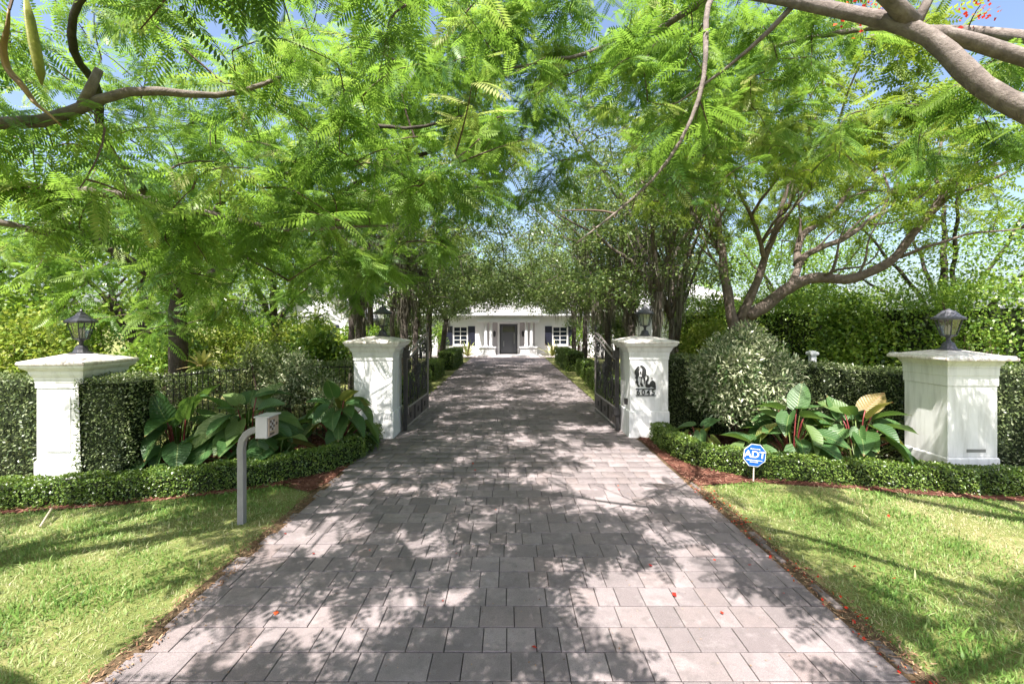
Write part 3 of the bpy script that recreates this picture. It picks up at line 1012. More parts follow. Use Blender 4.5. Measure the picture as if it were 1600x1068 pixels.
# ------------------------------------------------------------------ keypad on a gooseneck post
KX, KY = -2.985, 5.1
kz = float(gz(KX, KY))
kp = thing('keypad_post', (KX, KY, kz), 'grey gooseneck post with a pale keypad box beside the drive', 'keypad post')
pts = [(KX, KY, kz - 0.1), (KX, KY, kz + 0.3), (KX, KY, kz + 0.62), (KX - 0.004, KY, kz + 0.84), (KX + 0.012, KY, kz + 0.93), (KX + 0.055, KY, kz + 1.0), (KX + 0.12, KY, kz + 1.04), (KX + 0.19, KY, kz + 1.055), (KX + 0.235, KY, kz + 1.06)]
pr = MB()
rs = []
P_ = np.array(pts)
tn = np.gradient(P_, axis=0)
tn /= np.linalg.norm(tn, axis=1)[:, None]
for p, t in zip(P_, tn):
    a = np.array([0, 1.0, 0])
    b_ = np.cross(t, a)
    hw = 0.036
    rs.append([p + hw * (-a - b_), p + hw * (a - b_), p + hw * (a + b_), p + hw * (-a + b_)])
pr.rings(rs)
pr.build('post', M['steel'], kp, bevel=0.008)
bx0, bx1 = KX + 0.205, KX + 0.335
MB().box(bx0, bx1, KY - 0.10, KY + 0.14, kz + 0.97, kz + 1.20).build('box', M['box_paint'], kp, bevel=0.006)
MB().add([(bx0 - 0.012, KY - 0.112, kz + 1.201), (bx1 + 0.03, KY - 0.112, kz + 1.201), (bx1 + 0.03, KY + 0.152, kz + 1.201), (bx0 - 0.012, KY + 0.152, kz + 1.201),
          (bx0 - 0.012, KY - 0.112, kz + 1.213), (bx1 + 0.03, KY - 0.112, kz + 1.213), (bx1 + 0.03, KY + 0.152, kz + 1.213), (bx0 - 0.012, KY + 0.152, kz + 1.213)],
         [(0, 3, 2, 1), (4, 5, 6, 7), (0, 1, 5, 4), (1, 2, 6, 5), (2, 3, 7, 6), (3, 0, 4, 7)]).build('hood', M['box_paint'], kp)
fp = MB().box(bx1 + 0.001, bx1 + 0.012, KY - 0.085, KY + 0.125, kz + 0.985, kz + 1.19).build('face_plate', M['box_face'], kp)
for i in range(3):
    for j in range(4):
        MB().box(bx1 + 0.012, bx1 + 0.019, KY - 0.06 + i * 0.034, KY - 0.037 + i * 0.034, kz + 1.05 + j * 0.03, kz + 1.07 + j * 0.03).build('key', M['dark_key'] if (i + j) % 2 else M['box_paint'], fp)
MB().box(bx1 + 0.012, bx1 + 0.016, KY - 0.06, KY + 0.03, kz + 1.0, kz + 1.022).build('slot', M['dark_key'], fp)
MB().box(bx1 + 0.012, bx1 + 0.018, KY + 0.07, KY + 0.095, kz + 1.09, kz + 1.12).build('lock', M['dark_key'], fp)

# ------------------------------------------------------------------ planting beds
def bed(name, poly, label):
    mb = MB()
    poly = np.array(poly)
    c = poly.mean(0)
    vv, ff = [], []
    nr = 7
    n = len(poly)
    for k in range(nr + 1):
        for q in poly:
            p = c + (q - c) * k / nr
            vv.append((p[0], p[1], float(gz(p[0], p[1])) + 0.006))
    for k in range(nr):
        for j in range(n):
            a, b_ = k * n + j, k * n + (j + 1) % n
            ff.append((a, b_, b_ + n, a + n))
    mb.add(vv, ff)
    o = mb.build(name, M['mulch'])
    structure(o)
    return o


bedL = [(-8.8, 5.68), (-6.5, 5.68), (-5.0, 5.83), (-3.85, 6.08), (-3.0, 6.36), (-2.63, 6.0), (-2.52, 6.4), (-2.50, 7.0), (-2.48, 8.9), (-2.7, 9.3), (-4.0, 10.0), (-6.0, 9.6), (-7.2, 8.0), (-9.0, 7.6)]
bedR = [(2.55, 9.0), (2.54, 7.6), (2.54, 6.6), (2.62, 6.25), (3.0, 6.36), (3.5, 6.48), (4.7, 6.38), (6.0, 6.22), (7.4, 6.08), (9.4, 6.06), (9.6, 7.6), (7.6, 8.2), (6.6, 9.6), (4.6, 10.1), (3.2, 9.6)]
bed('planting_bed', bedL, '')
bed('planting_bed', bedR, '')


def in_poly(px, py, poly):
    ins = np.zeros(len(px), bool)
    n = len(poly)
    j = n - 1
    for i in range(n):
        xi, yi = poly[i]
        xj, yj = poly[j]
        c = ((yi > py) != (yj > py)) & (px < (xj - xi) * (py - yi) / (yj - yi + 1e-12) + xi)
        ins ^= c
        j = i
    return ins


CHIP = np.array([(0, -0.14, 0), (1, -0.10, 0.05), (1, 0.12, 0.05), (0, 0.14, 0)])


def ground_bits(name, n, x0, x1, y0, y1, poly, size, mat, label, cat, lift=0.012, tilt=0.25, tmpl=CHIP, keep=None):
    px, py = rng.uniform(x0, x1, n), rng.uniform(y0, y1, n)
    k = in_poly(px, py, poly) if poly is not None else np.ones(n, bool)
    if keep is not None:
        k &= keep(px, py)
    px, py = px[k], py[k]
    n = len(px)
    z = gz(px, py) + lift * rng.uniform(0.5, 1.6, n)
    a = rng.uniform(0, 2 * math.pi, n)
    d = np.stack([np.cos(a), np.sin(a), rng.normal(0, tilt, n)], 1)
    up = np.array([0, 0, 1.0]) + rng.normal(0, tilt, (n, 3))
    o = quads_mesh(name, place(tmpl, np.stack([px, py, z], 1), frames(d, up), size * rng.uniform(0.4, 1.5, n)), 4, rng.random(n), mat, None, faces=QF)
    o['kind'] = 'stuff'
    o['label'] = label
    o['category'] = cat
    return o


ground_bits('mulch_chips', 16000, -8.8, -2.4, 5.6, 9.6, bedL, 0.05, M['chips'], 'red bark chips in the bed behind the keypad post', 'mulch')
ground_bits('mulch_chips', 18000, 2.4, 9.2, 5.6, 9.6, bedR, 0.05, M['chips'], 'red bark chips in the bed behind the blue sign', 'mulch')
ground_bits('leaf_litter', 1500, -2.66, -2.42, 1.2, 6.6, None, 0.026, M['litter'], 'brown leaf litter along the drive edge on the keypad side', 'litter')
ground_bits('leaf_litter', 1800, 2.46, 2.74, 1.2, 6.6, None, 0.026, M['litter'], 'brown and rusty litter along the drive edge on the sign side', 'litter')
ground_bits('leaf_litter', 900, -2.4, 2.45, 1.5, 9.0, None, 0.014, M['litter'], 'tiny scattered leaflets lying over the pavers', 'litter', lift=0.006, tilt=0.12, tmpl=LEAF)
PET = np.array([(0, 0, 0), (0.5, 0.5, 0.12), (1, 0, 0.05), (0.5, -0.5, 0.12)])
ground_bits('fallen_petals', 20, -2.4, 2.5, 2.6, 7.5, None, 0.03, M['petal'], 'red fallen flower petals dotted over the pavers', 'petals', lift=0.008, tilt=0.3, tmpl=PET)
ground_bits('fallen_petals', 170, 2.46, 2.72, 2.2, 6.3, None, 0.022, M['petal'], 'red fallen petals gathered along the drive edging stones', 'petals', lift=0.014, tilt=0.5, tmpl=PET)
ground_bits('fallen_petals', 26, 2.8, 7.0, 2.4, 6.0, None, 0.025, M['petal'], 'orange red petals lying in the sign side lawn', 'petals', lift=0.03, tilt=0.5, tmpl=PET)

# ------------------------------------------------------------------ grass
BL = np.array([(0, -0.07, 0), (0, 0.07, 0), (0.13, -0.06, 0.5), (0.13, 0.06, 0.5), (0.45, -0.01, 0.8), (0.45, 0.01, 0.8)])
BF = np.array([(0, 1, 3, 2), (2, 3, 5, 4)])


def fbm(x, y, seed):
    r = np.random.default_rng(seed)
    v = 0
    for k in range(10):
        fx, fy, ph = r.normal(0, 1.6, 1)[0] * (1 + k * 0.35), r.normal(0, 1.6, 1)[0] * (1 + k * 0.35), r.random() * 6.28
        v = v + np.sin(fx * x + fy * y + ph) / (1 + k * 0.25)
    return v / 3.2


def lawn(sign, hedge_poly, n, label, seed, dry):
    px = sign * (2.53 + rng.random(n) * 6.2)
    py = rng.uniform(1.7, 6.5, n)
    k = (np.abs(px) < 1.16 * py + 1.2) & ~in_poly(px, py, hedge_poly)
    k &= ~((np.abs(px) < 2.53 + 0.05 * (1 + np.sin(py * 5.3) * 0.8)) & (rng.random(n) < 0.8))
    f = fbm(px, py, seed)
    k &= rng.random(n) < 1.0 - 0.35 * np.clip(f, 0, 1)
    px, py, f = px[k], py[k], f[k]
    n = len(px)
    f2 = fbm(px * 2.4, py * 2.4, seed + 5)
    edge = np.clip(1 - (np.abs(px) - 2.55) / 0.6, 0, 1)
    r = np.clip(0.40 + 0.30 * f + 0.22 * f2 + rng.normal(0, 0.19, n) + dry + 0.2 * edge, 0, 1)
    h = rng.uniform(0.025, 0.058, n) * (1 + 0.35 * np.clip(-f2, -0.8, 1)) * (1 - 0.45 * edge)
    h = np.where(rng.random(n) < 0.03, h * 1.7, h)
    a = rng.uniform(0, 2 * math.pi, n)
    lean = rng.uniform(0.5, 3.4, n)
    Rm = np.zeros((n, 3, 3))
    Rm[:, 0, 0], Rm[:, 1, 0] = np.cos(a) * lean, np.sin(a) * lean
    Rm[:, 0, 1], Rm[:, 1, 1] = -np.sin(a) * 1.1, np.cos(a) * 1.1
    Rm[:, 2, 2] = 1.0 / np.sqrt(0.6 + 0.35 * lean * lean)
    pos = np.stack([px, py, gz(px, py) - 0.012], 1)
    o = quads_mesh('grass', place(BL, pos, Rm, h), 4, r, M['grass'], None, faces=BF)
    o['kind'] = 'stuff'
    o['label'] = label
    o['category'] = 'grass'


lawn(-1, bedL, 82000, 'lawn grass on the keypad post side', 11, 0.0)
lawn(1, bedR, 80000, 'partly dry lawn grass on the blue sign side', 23, 0.08)

a_, b_ = np.array([-5.35, 5.20, 0.0]), np.array([-5.50, 5.48, 0.0])
for q in (a_, b_):
    q[2] = float(gz(q[0], q[1])) + 0.015
b_[2] += 0.10
stk = MB().tube([a_, (a_ + b_) / 2 + (0.01, 0, 0.02), b_], [0.012, 0.010, 0.014], 6).build('dry_stick', plain('dry_stick_wood', (0.42, 0.36, 0.26), 0.9), None)
stk['label'] = 'pale dry stick poking out of the lawn before the boxwood edging'
stk['category'] = 'stick'

# ------------------------------------------------------------------ big-leaved plants
def bigleaf_mesh(droop, cup, wid):
    rows = []
    ss = [0, 0.06, 0.18, 0.34, 0.52, 0.7, 0.86, 1.0]
    hw = [0.10, 0.26, 0.335, 0.345, 0.30, 0.215, 0.105, 0.0]
    back = [-0.16, -0.14, -0.05, 0, 0, 0, 0, 0]
    V, Fc = [], []
    for s_, h, bk in zip(ss, hw, back):
        for j, q in enumerate((-1, -0.55, 0, 0.55, 1)):
            y = q * h * wid
            x = s_ + bk * (abs(q) ** 1.5)
            z = cup * (abs(q) ** 1.3) * h - droop * s_ * s_ + 0.015 * math.sin(9 * s_ + q * 4) * abs(q)
            V.append((x, y, z))
    for i in range(len(ss) - 1):
        for j in range(4):
            a = i * 5 + j
            Fc.append((a, a + 1, a + 6, a + 5))
    me = bpy.data.meshes.new('leaf')
    me.from_pydata(V, [], Fc)
    me.polygons.foreach_set('use_smooth', [True] * len(me.polygons))
    return me


LM = {}
for key, mat in (('g', 'bigleaf'), ('y', 'bigleaf_y')):
    LM[key] = []
    for dr, cu, wd in ((0.12, 0.3, 1.0), (0.28, 0.42, 0.95), (0.4, 0.2, 1.1), (0.2, 0.6, 0.9), (0.05, 0.15, 1.0)):
        me = bigleaf_mesh(dr, cu, wd)
        me.materials.append(M[mat])
        LM[key].append(me)


def bigleaf_plant(x, y, n, hmax, spread, size, label, seed, yellow=0.12):
    r = random.Random(seed)
    z0 = float(gz(x, y))
    root = thing('broad_leaf_plant', (x, y, z0), label, 'plant', 'broad leaved plants in the beds')
    for i in range(n):
        t = (i + 0.5) / n
        a = i * 2.399 + r.uniform(-0.4, 0.4)
        h = hmax * (0.28 + 0.72 * (1 - t) ** 0.8) * r.uniform(0.85, 1.1)
        rad = spread * (0.25 + 0.75 * t) * r.uniform(0.75, 1.1)
        ox, oy = rad * math.cos(a), rad * math.sin(a)
        st = Vector((0.06 * math.cos(a), 0.06 * math.sin(a), 0.02))
        en = Vector((ox, oy, h))
        mid = Vector((ox * 0.4, oy * 0.4, h * 0.75))
        pts = [(1 - q) ** 2 * st + 2 * q * (1 - q) * mid + q * q * en for q in (0, 0.25, 0.5, 0.75, 1)]
        pts = [(x + p.x, y + p.y, z0 + p.z) for p in pts]
        MB().tube(pts, [0.014, 0.012, 0.011, 0.010, 0.008], 5).build('stalk', M['stem_red'] if r.random() < 0.45 else M['stem_green'], root, smooth=True)
        o = bpy.data.objects.new('leaf', r.choice(LM['y' if r.random() < yellow else 'g']))
        COL.objects.link(o)
        o.parent = root
        pitch = r.uniform(-0.8, 0.3) - 0.35 * t + (0.9 if t < 0.2 else 0)
        d = Vector((math.cos(a) * math.cos(pitch), math.sin(a) * math.cos(pitch), math.sin(pitch)))
        up = Vector((r.gauss(0, 0.3), r.gauss(0, 0.3) - 0.15, 1))
        yv = up.cross(d).normalized()
        zv = d.cross(yv)
        s_ = size * r.uniform(0.72, 1.12)
        o.matrix_local = Matrix.Translation(en) @ Matrix((d, yv, zv)).transposed().to_4x4() @ Matrix.Diagonal((s_, s_, s_, 1))
    return root


bigleaf_plant(-5.05, 7.0, 34, 1.0, 0.64, 0.5, 'large dark leaved plant beside the dark clipped hedge block', 1, 0.02)
bigleaf_plant(-4.1, 7.15, 34, 1.05, 0.64, 0.5, 'large dark leaved plant behind the gooseneck keypad post', 2, 0.05)
bigleaf_plant(-2.98, 7.95, 28, 1.05, 0.54, 0.48, 'red stalked broad leaf plant against the plain gate pillar', 4, 0.25)
bigleaf_plant(-3.55, 7.0, 9, 0.5, 0.4, 0.5, 'low broad leaf plant under the keypad box', 14, 0.1)
bigleaf_plant(4.65, 7.45, 34, 0.9, 0.64, 0.45, 'broad leaf plant in front of the variegated shrub', 5, 0.12)
bigleaf_plant(5.6, 7.3, 36, 0.92, 0.68, 0.48, 'broad leaf plant leaning on the pillar with the vent slot', 6, 0.12)
bigleaf_plant(3.35, 8.0, 7, 0.55, 0.3, 0.42, 'small broad leaf plant beside the numbered gate pillar', 7, 0.3)
bigleaf_plant(3.95, 7.25, 8, 0.45, 0.32, 0.5, 'small broad leaf plant just behind the blue sign', 8, 0.1)

# ------------------------------------------------------------------ leafy shrubs
def shrub(name, x, y, rx, ry, h, label, cat, leaf, n, mat, tmpl=LEAF, z0=None, stems=7, clump=26, bottom=0.12, sp=0.22):
    g = float(gz(x, y)) if z0 is None else z0
    root = thing(name, (x, y, g), label, cat)
    mb = MB()
    u = unit(clump)
    u[:, 2] = np.abs(u[:, 2]) * 1.5 - 0.55
    c = np.array([x, y, g + h * (0.5 + bottom / 2)]) + u * np.array([rx, ry, h * 0.48]) * rng.uniform(0.55, 0.92, (clump, 1))
    c[:, 2] = np.clip(c[:, 2], g + h * bottom, g + h * 0.93)
    for k in range(stems):
        e = c[k % clump]
        b0 = np.array([x + rng.normal(0, rx * 0.1), y + rng.normal(0, ry * 0.1), g - 0.05])
        m_ = (b0 + e) / 2 + np.array([0, 0, 0.15 * h]) + rng.normal(0, 0.05, 3)
        mb.tube([b0, (b0 + m_) / 2, m_, (m_ + e) / 2, e], np.linspace(0.02, 0.006, 5) * (h / 1.5), 5)
    mb.build('stems', M['twig'], root)['kind'] = 'stuff'
    k = rng.integers(0, clump, n)
    off = unit(n) * (rng.random((n, 1)) ** 0.45) * np.array([rx, ry, h * 0.5]) * sp * 1.7
    pos = c[k] + off
    pos[:, 2] = np.maximum(pos[:, 2], g + 0.04)
    d = off / (np.linalg.norm(off, axis=1)[:, None] + 1e-6) * 0.7 + unit(n) * 0.7 + np.array([0, 0, 0.15])
    scatter_leaves('foliage', pos, d, leaf, mat, root, tmpl)
    return root


shrub('variegated_shrub', 4.38, 8.45, 1.05, 0.75, 2.15, 'tall cream and green variegated shrub beside the numbered gate pillar', 'shrub', 0.092, 22000, M['varieg'], LEAF_N)
shrub('variegated_shrub', -3.95, 8.75, 0.75, 0.6, 1.72, 'dull green variegated shrub beside the plain gate pillar', 'shrub', 0.08, 8000, M['varieg'], LEAF_N)
shrub('twiggy_shrub', -4.75, 8.75, 0.7, 0.5, 1.95, 'dark twiggy green shrub behind the big leaves, in front of the iron fence', 'shrub', 0.08, 6500, M['hedge_leaf'], LEAF_N)
shrub('golden_shrub', 6.75, 15.3, 0.9, 0.8, 2.5, 'round golden yellow shrub behind the variegated shrub', 'shrub', 0.10, 5000, M['yellow_leaf'], LEAF_W)
shrub('golden_shrub', -10.9, 10.4, 1.2, 0.9, 2.6, 'golden green shrub behind the keypad side near pillar', 'shrub', 0.10, 5500, M['yellow_leaf'], LEAF_W)
shrub('green_shrub', -8.6, 11.4, 1.0, 0.9, 2.1, 'dark green shrub behind the black lantern on the panelled pillar', 'shrub', 0.10, 4500, M['dark_leaf'], LEAF_W)
shrub('golden_shrub', -7.5, 17.0, 1.5, 1.0, 2.55, 'pale golden shrub in front of the white side wing', 'shrub', 0.11, 5000, M['yellow_leaf'], LEAF_W)
shrub('green_shrub', 10.2, 13.2, 1.5, 1.1, 2.9, 'dark leafy bush in front of the tall hedge', 'shrub', 0.11, 6500, M['dark_leaf'], LEAF_W)
shrub('bamboo_clump', 11.3, 11.2, 0.8, 0.7, 3.0, 'slender green clump with upright canes by the tall hedge', 'shrub', 0.10, 3200, M['bright_leaf'], LEAF_N, bottom=0.4, stems=14)
shrub('sunlit_shrub', 9.0, 18.5, 1.8, 1.4, 3.3, 'bright sunlit yellow green bush behind the multi trunk tree', 'shrub', 0.13, 6000, M['yellow_leaf'], LEAF_W)
shrub('sunlit_shrub', 12.0, 18.0, 2.2, 1.6, 3.9, 'bright yellow green mass of leaves above the tall hedge', 'shrub', 0.13, 6500, M['bright_leaf'], LEAF_W)


for i_, (x_, y_, r_, h_, m_, l_) in enumerate((
        (-13.5, 15.5, 2.0, 3.0, 'bright_leaf', 'broad green bush at the frame edge behind the golden shrub'),
        (-16.8, 15.0, 2.2, 3.2, 'dark_leaf', 'dark bush far behind the outer clipped hedge, keypad side'),
        (-11.2, 21.0, 2.2, 2.7, 'bright_leaf', 'green bush below the gabled wing roof'),
        (-14.6, 21.5, 2.4, 3.3, 'dark_leaf', 'dark green bush beside the gabled wing'),
        (-9.6, 15.2, 1.6, 2.2, 'yellow_leaf', 'low yellow green bush behind the dark trunk'),
        (-5.9, 13.4, 1.2, 2.0, 'dark_leaf', 'dark bush behind the thin hedge and variegated shrub'),
        (-6.9, 30.0, 2.0, 4.2, 'oak_leaf', 'tall olive green bush before the house wall, keypad side'),
        (7.0, 30.0, 2.0, 4.2, 'oak_leaf', 'tall olive green bush before the house wall, numbered pillar side'),
        (-5.6, 25.2, 1.3, 3.0, 'oak_leaf', 'olive bush behind the far box hedge, keypad side'),
        (5.7, 24.6, 1.3, 3.0, 'oak_leaf', 'olive bush behind the far box hedge, numbered pillar side'),
        (-10.2, 29.0, 2.2, 4.0, 'bright_leaf', 'bright bush between gabled wing and house'),
        (-6.2, 19.0, 1.4, 2.1, 'bright_leaf', 'green bush between the oak row and the gabled wing'))):
    shrub('green_shrub', x_, y_, r_, r_ * 0.7, h_, l_, 'shrub', 0.13, 4500, M[m_], LEAF_W)


def spiky(x, y, n, L, label, mat, name='yucca', cat='plant', z0=0.0):
    root = thing(name, (x, y, z0), label, cat)
    V, Fc = [], []
    r = random.Random(int(x * 100))
    for i in range(n):
        a = i * 2.4
        e = r.uniform(0.15, 1.35)
        l = L * r.uniform(0.7, 1.1)
        mb = MB()
        d = np.array([math.cos(a) * math.cos(e), math.sin(a) * math.cos(e), math.sin(e)])
        s_ = np.array([-math.sin(a), math.cos(a), 0])
        b0 = np.array([x, y, z0 + 0.1])
        for t, w in ((0, 0.03), (0.45, 0.045), (0.8, 0.03), (1, 0.004)):
            p = b0 + d * l * t - np.array([0, 0, 0.25 * l * t * t])
            mb.v += [tuple(p - s_ * w), tuple(p + s_ * w)]
        mb.f = [(0, 1, 3, 2), (2, 3, 5, 4), (4, 5, 7, 6)]
        o = mb.build('blade', mat, root)
        a_ = o.data.attributes.new('rnd', 'FLOAT', 'FACE')
        a_.data.foreach_set('value', [r.random()] * 3)


spiky(-2.75, 30.9, 36, 1.7, 'yellow striped yucca beside the house door, shutter window behind, keypad side', M['yucca'])
spiky(3.0, 30.9, 36, 1.7, 'yellow striped yucca beside the house door, numbered pillar side', M['yucca'])
spiky(-7.0, 10.4, 30, 0.6, 'yellow and orange bromeliad showing over the clipped hedge', M['yucca'], 'bromeliad', 'plant', 1.15)
shrub('conical_shrub', -4.9, 32.1, 0.6, 0.5, 2.6, 'upright green shrub in front of the window on the keypad side of the door', 'shrub', 0.12, 1800, M['bright_leaf'], LEAF_W, bottom=0.1)
shrub('conical_shrub', 5.0, 32.1, 0.6, 0.5, 2.7, 'upright green shrub in front of the window on the numbered pillar side of the door', 'shrub', 0.12, 1800, M['bright_leaf'], LEAF_W, bottom=0.1)

# ------------------------------------------------------------------ house
HYY = 33.3
house = thing('house', (0, HYY, 0), 'white single storey house with columned porch at the end of the drive', 'house')
W = M['house_white']


def hb(name, x0, x1, y0, y1, z0, z1, mat, par=house, bev=0.0):
    return MB().box(x0, x1, y0, y1, z0, z1).build(name, mat, par, bevel=bev)


wallm = []
# front wall with real openings: door (-0.62..0.68) and two windows each side
wins = [(-4.02, -2.98), (3.25, 4.35), (-9.0, -7.9), (8.4, 9.5)]
ops = sorted([(-0.62, 0.68, 0.0, 2.30)] + [(a, b_, 0.75, 2.12) for a, b_ in wins])
x = -14.0
fw = MB()
for a, b_, z0, z1 in ops:
    fw.box(x, a, HYY, HYY + 0.3, -0.1, 3.05)
    if z0 > 0:
        fw.box(a, b_, HYY, HYY + 0.3, -0.1, z0)
    fw.box(a, b_, HYY, HYY + 0.3, z1, 3.05)
    x = b_
fw.box(x, 14.0, HYY, HYY + 0.3, -0.1, 3.05)
fw.box(-14, -13.7, HYY + 0.3, HYY + 9, -0.1, 3.05)
fw.box(13.7, 14, HYY + 0.3, HYY + 9, -0.1, 3.05)
fw.box(-14, 14, HYY + 9, HYY + 9.3, -0.1, 3.05)
fw.build('wall', W, house)
for z in np.arange(0.1, 3.0, 0.24):     # lap siding on the face either side of the porch
    hb('siding_board', -2.86, -1.78, HYY - 0.022, HYY - 0.001, z, z + 0.225, W)
    hb('siding_board', 1.95, 3.0, HYY - 0.022, HYY - 0.001, z, z + 0.225, W)
for a, b_ in wins:
    fr = MB()
    fr.box(a, b_, HYY + 0.05, HYY + 0.11, 0.75, 0.82)
    fr.box(a, b_, HYY + 0.05, HYY + 0.11, 2.05, 2.12)
    fr.box(a, a + 0.06, HYY + 0.051, HYY + 0.109, 0.82, 2.05)
    fr.box(b_ - 0.06, b_, HYY + 0.051, HYY + 0.109, 0.82, 2.05)
    wf = fr.build('window', W, house)
    xm = (a + b_) / 2
    mu = MB().box(xm - 0.022, xm + 0.022, HYY + 0.06, HYY + 0.10, 0.82, 2.05)
    mu.build('mullion', W, wf)
    for k in range(1, 4):
        z = 0.82 + 1.23 * k / 4
        hb('glazing_bar', a + 0.06, b_ - 0.06, HYY + 0.062, HYY + 0.098, z - 0.02, z + 0.02, W, wf)
    hb('pane', a + 0.03, b_ - 0.03, HYY + 0.115, HYY + 0.12, 0.78, 2.09, M['window'], wf)
    hb('sill', a - 0.05, b_ + 0.05, HYY - 0.06, HYY + 0.05, 0.68, 0.749, W, wf)
    for x0 in (a - 0.56, b_ + 0.04):
        sh = hb('shutter', x0, x0 + 0.52, HYY - 0.05, HYY - 0.003, 0.74, 2.14, M['navy'], house)
        for z in np.arange(0.82, 2.05, 0.11):
            hb('louvre', x0 + 0.06, x0 + 0.46, HYY - 0.062, HYY - 0.051, z, z + 0.07, M['navy'], sh)
# door
door = hb('door', -0.56, 0.62, HYY + 0.06, HYY + 0.12, 0.16, 2.26, M['door_grey'])
hb('arched_light', -0.42, 0.50, HYY + 0.045, HYY + 0.06, 1.72, 2.16, M['window'], door, 0.1)
hb('leaf_gap', 0.36, 0.375, HYY + 0.05, HYY + 0.06, 0.18, 1.7, M['plaque'], door)
hb('handle', -0.34, -0.30, HYY - 0.02, HYY + 0.02, 0.65, 1.05, M['silver'], door)
hb('handle', 0.42, 0.45, HYY - 0.02, HYY + 0.02, 0.85, 1.65, M['silver'], door)
for k, z in enumerate((0.3, 0.75, 1.2)):
    hb('door_panel', -0.46, 0.28, HYY + 0.05, HYY + 0.0598, z, z + 0.36, M['door_grey'], door)
hb('door_casing', -0.78, -0.62, HYY - 0.06, HYY + 0.05, 0.1, 2.42, W)
hb('door_casing', 0.68, 0.84, HYY - 0.06, HYY + 0.05, 0.1, 2.42, W)
hb('door_casing', -0.619, 0.679, HYY - 0.06, HYY + 0.05, 2.30, 2.42, W)
# porch
hb('step', -2.35, 2.35, HYY - 1.7, HYY - 0.002, -0.1, 0.10, plain('porch_stone', (0.52, 0.49, 0.49), 0.8))
for sgn, xs_ in ((-1, (-2.06, -0.90)), (1, (0.86, 2.02))):
    x0, x1 = xs_
    p_ = hb('column_base', x0, x1, HYY - 1.45, HYY - 0.75, 0.101, 0.60, W, house, 0.02)
    hb('moulding', x0 - 0.06, x1 + 0.06, HYY - 1.51, HYY - 0.69, 0.601, 0.68, W, p_, 0.02)
    hb('moulding', x0 - 0.04, x1 + 0.04, HYY - 1.49, HYY - 0.71, 0.1015, 0.18, W, p_, 0.02)
    for xc in ((-1.58, -1.22) if sgn < 0 else (1.28, 1.64)):
        c = (xc, HYY - 1.1, 0.681)
        MB().lathe(c, [(0.16, 0), (0.16, 0.05), (0.12, 0.09), (0.115, 0.2), (0.112, 0.8), (0.10, 1.55), (0.105, 1.66), (0.14, 1.70), (0.15, 1.75)], 16).build('column', W, house, smooth=False)
hb('entablature', -2.2, 2.2, HYY - 1.5, HYY - 0.01, 2.432, 2.86, W, house, 0.02)
hb('porch_fascia', -2.4, 2.4, HYY - 1.75, HYY - 0.01, 2.861, 3.05, W, house, 0.03)
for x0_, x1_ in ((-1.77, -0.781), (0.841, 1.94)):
    hb('porch_shade_panel', x0_, x1_, HYY - 0.02, HYY - 0.002, 0.102, 2.399, plain('porch_recess_shade', (0.40, 0.37, 0.39), 0.7, 0, 0.04))  # thin panels greyer than the house white: porch shade put into their colour
hb('ceiling', -2.1, 2.1, HYY - 1.4, HYY - 0.02, 2.40, 2.431, W)
for xc in (-1.0, 1.08):
    MB().lathe((xc, HYY - 0.12, 1.35), [(0.02, 0), (0.07, 0.08), (0.09, 0.3), (0.11, 0.32), (0.03, 0.45)], 8).build('wall_lantern', M['black_metal'], house)
hb('fascia', -14.6, 14.6, HYY - 0.7, HYY - 0.6, 2.9, 3.12, W)
hb('soffit', -14.6, 14.6, HYY - 0.6, HYY - 0.001, 3.0, 3.049, W)
rf = MB()
rf.add([(-14.7, HYY - 0.75, 3.13), (14.7, HYY - 0.75, 3.13), (14.7, HYY + 10, 3.13), (-14.7, HYY + 10, 3.13), (-9.5, HYY + 4.6, 5.6), (9.5, HYY + 4.6, 5.6)],
       [(0, 1, 5, 4), (1, 2, 5), (2, 3, 4, 5), (3, 0, 4), (0, 3, 2, 1)])
roof = rf.build('roof', M['roof'], house)
for k in range(16):
    t = (k + 0.5) / 16
    MB().box(-14.7 + 5.2 * t, 14.7 - 5.2 * t, HYY - 0.77 + 5.35 * t, HYY - 0.73 + 5.35 * t, 3.14 + 2.47 * t, 3.175 + 2.47 * t).build('tile_course', M['roof'], roof)
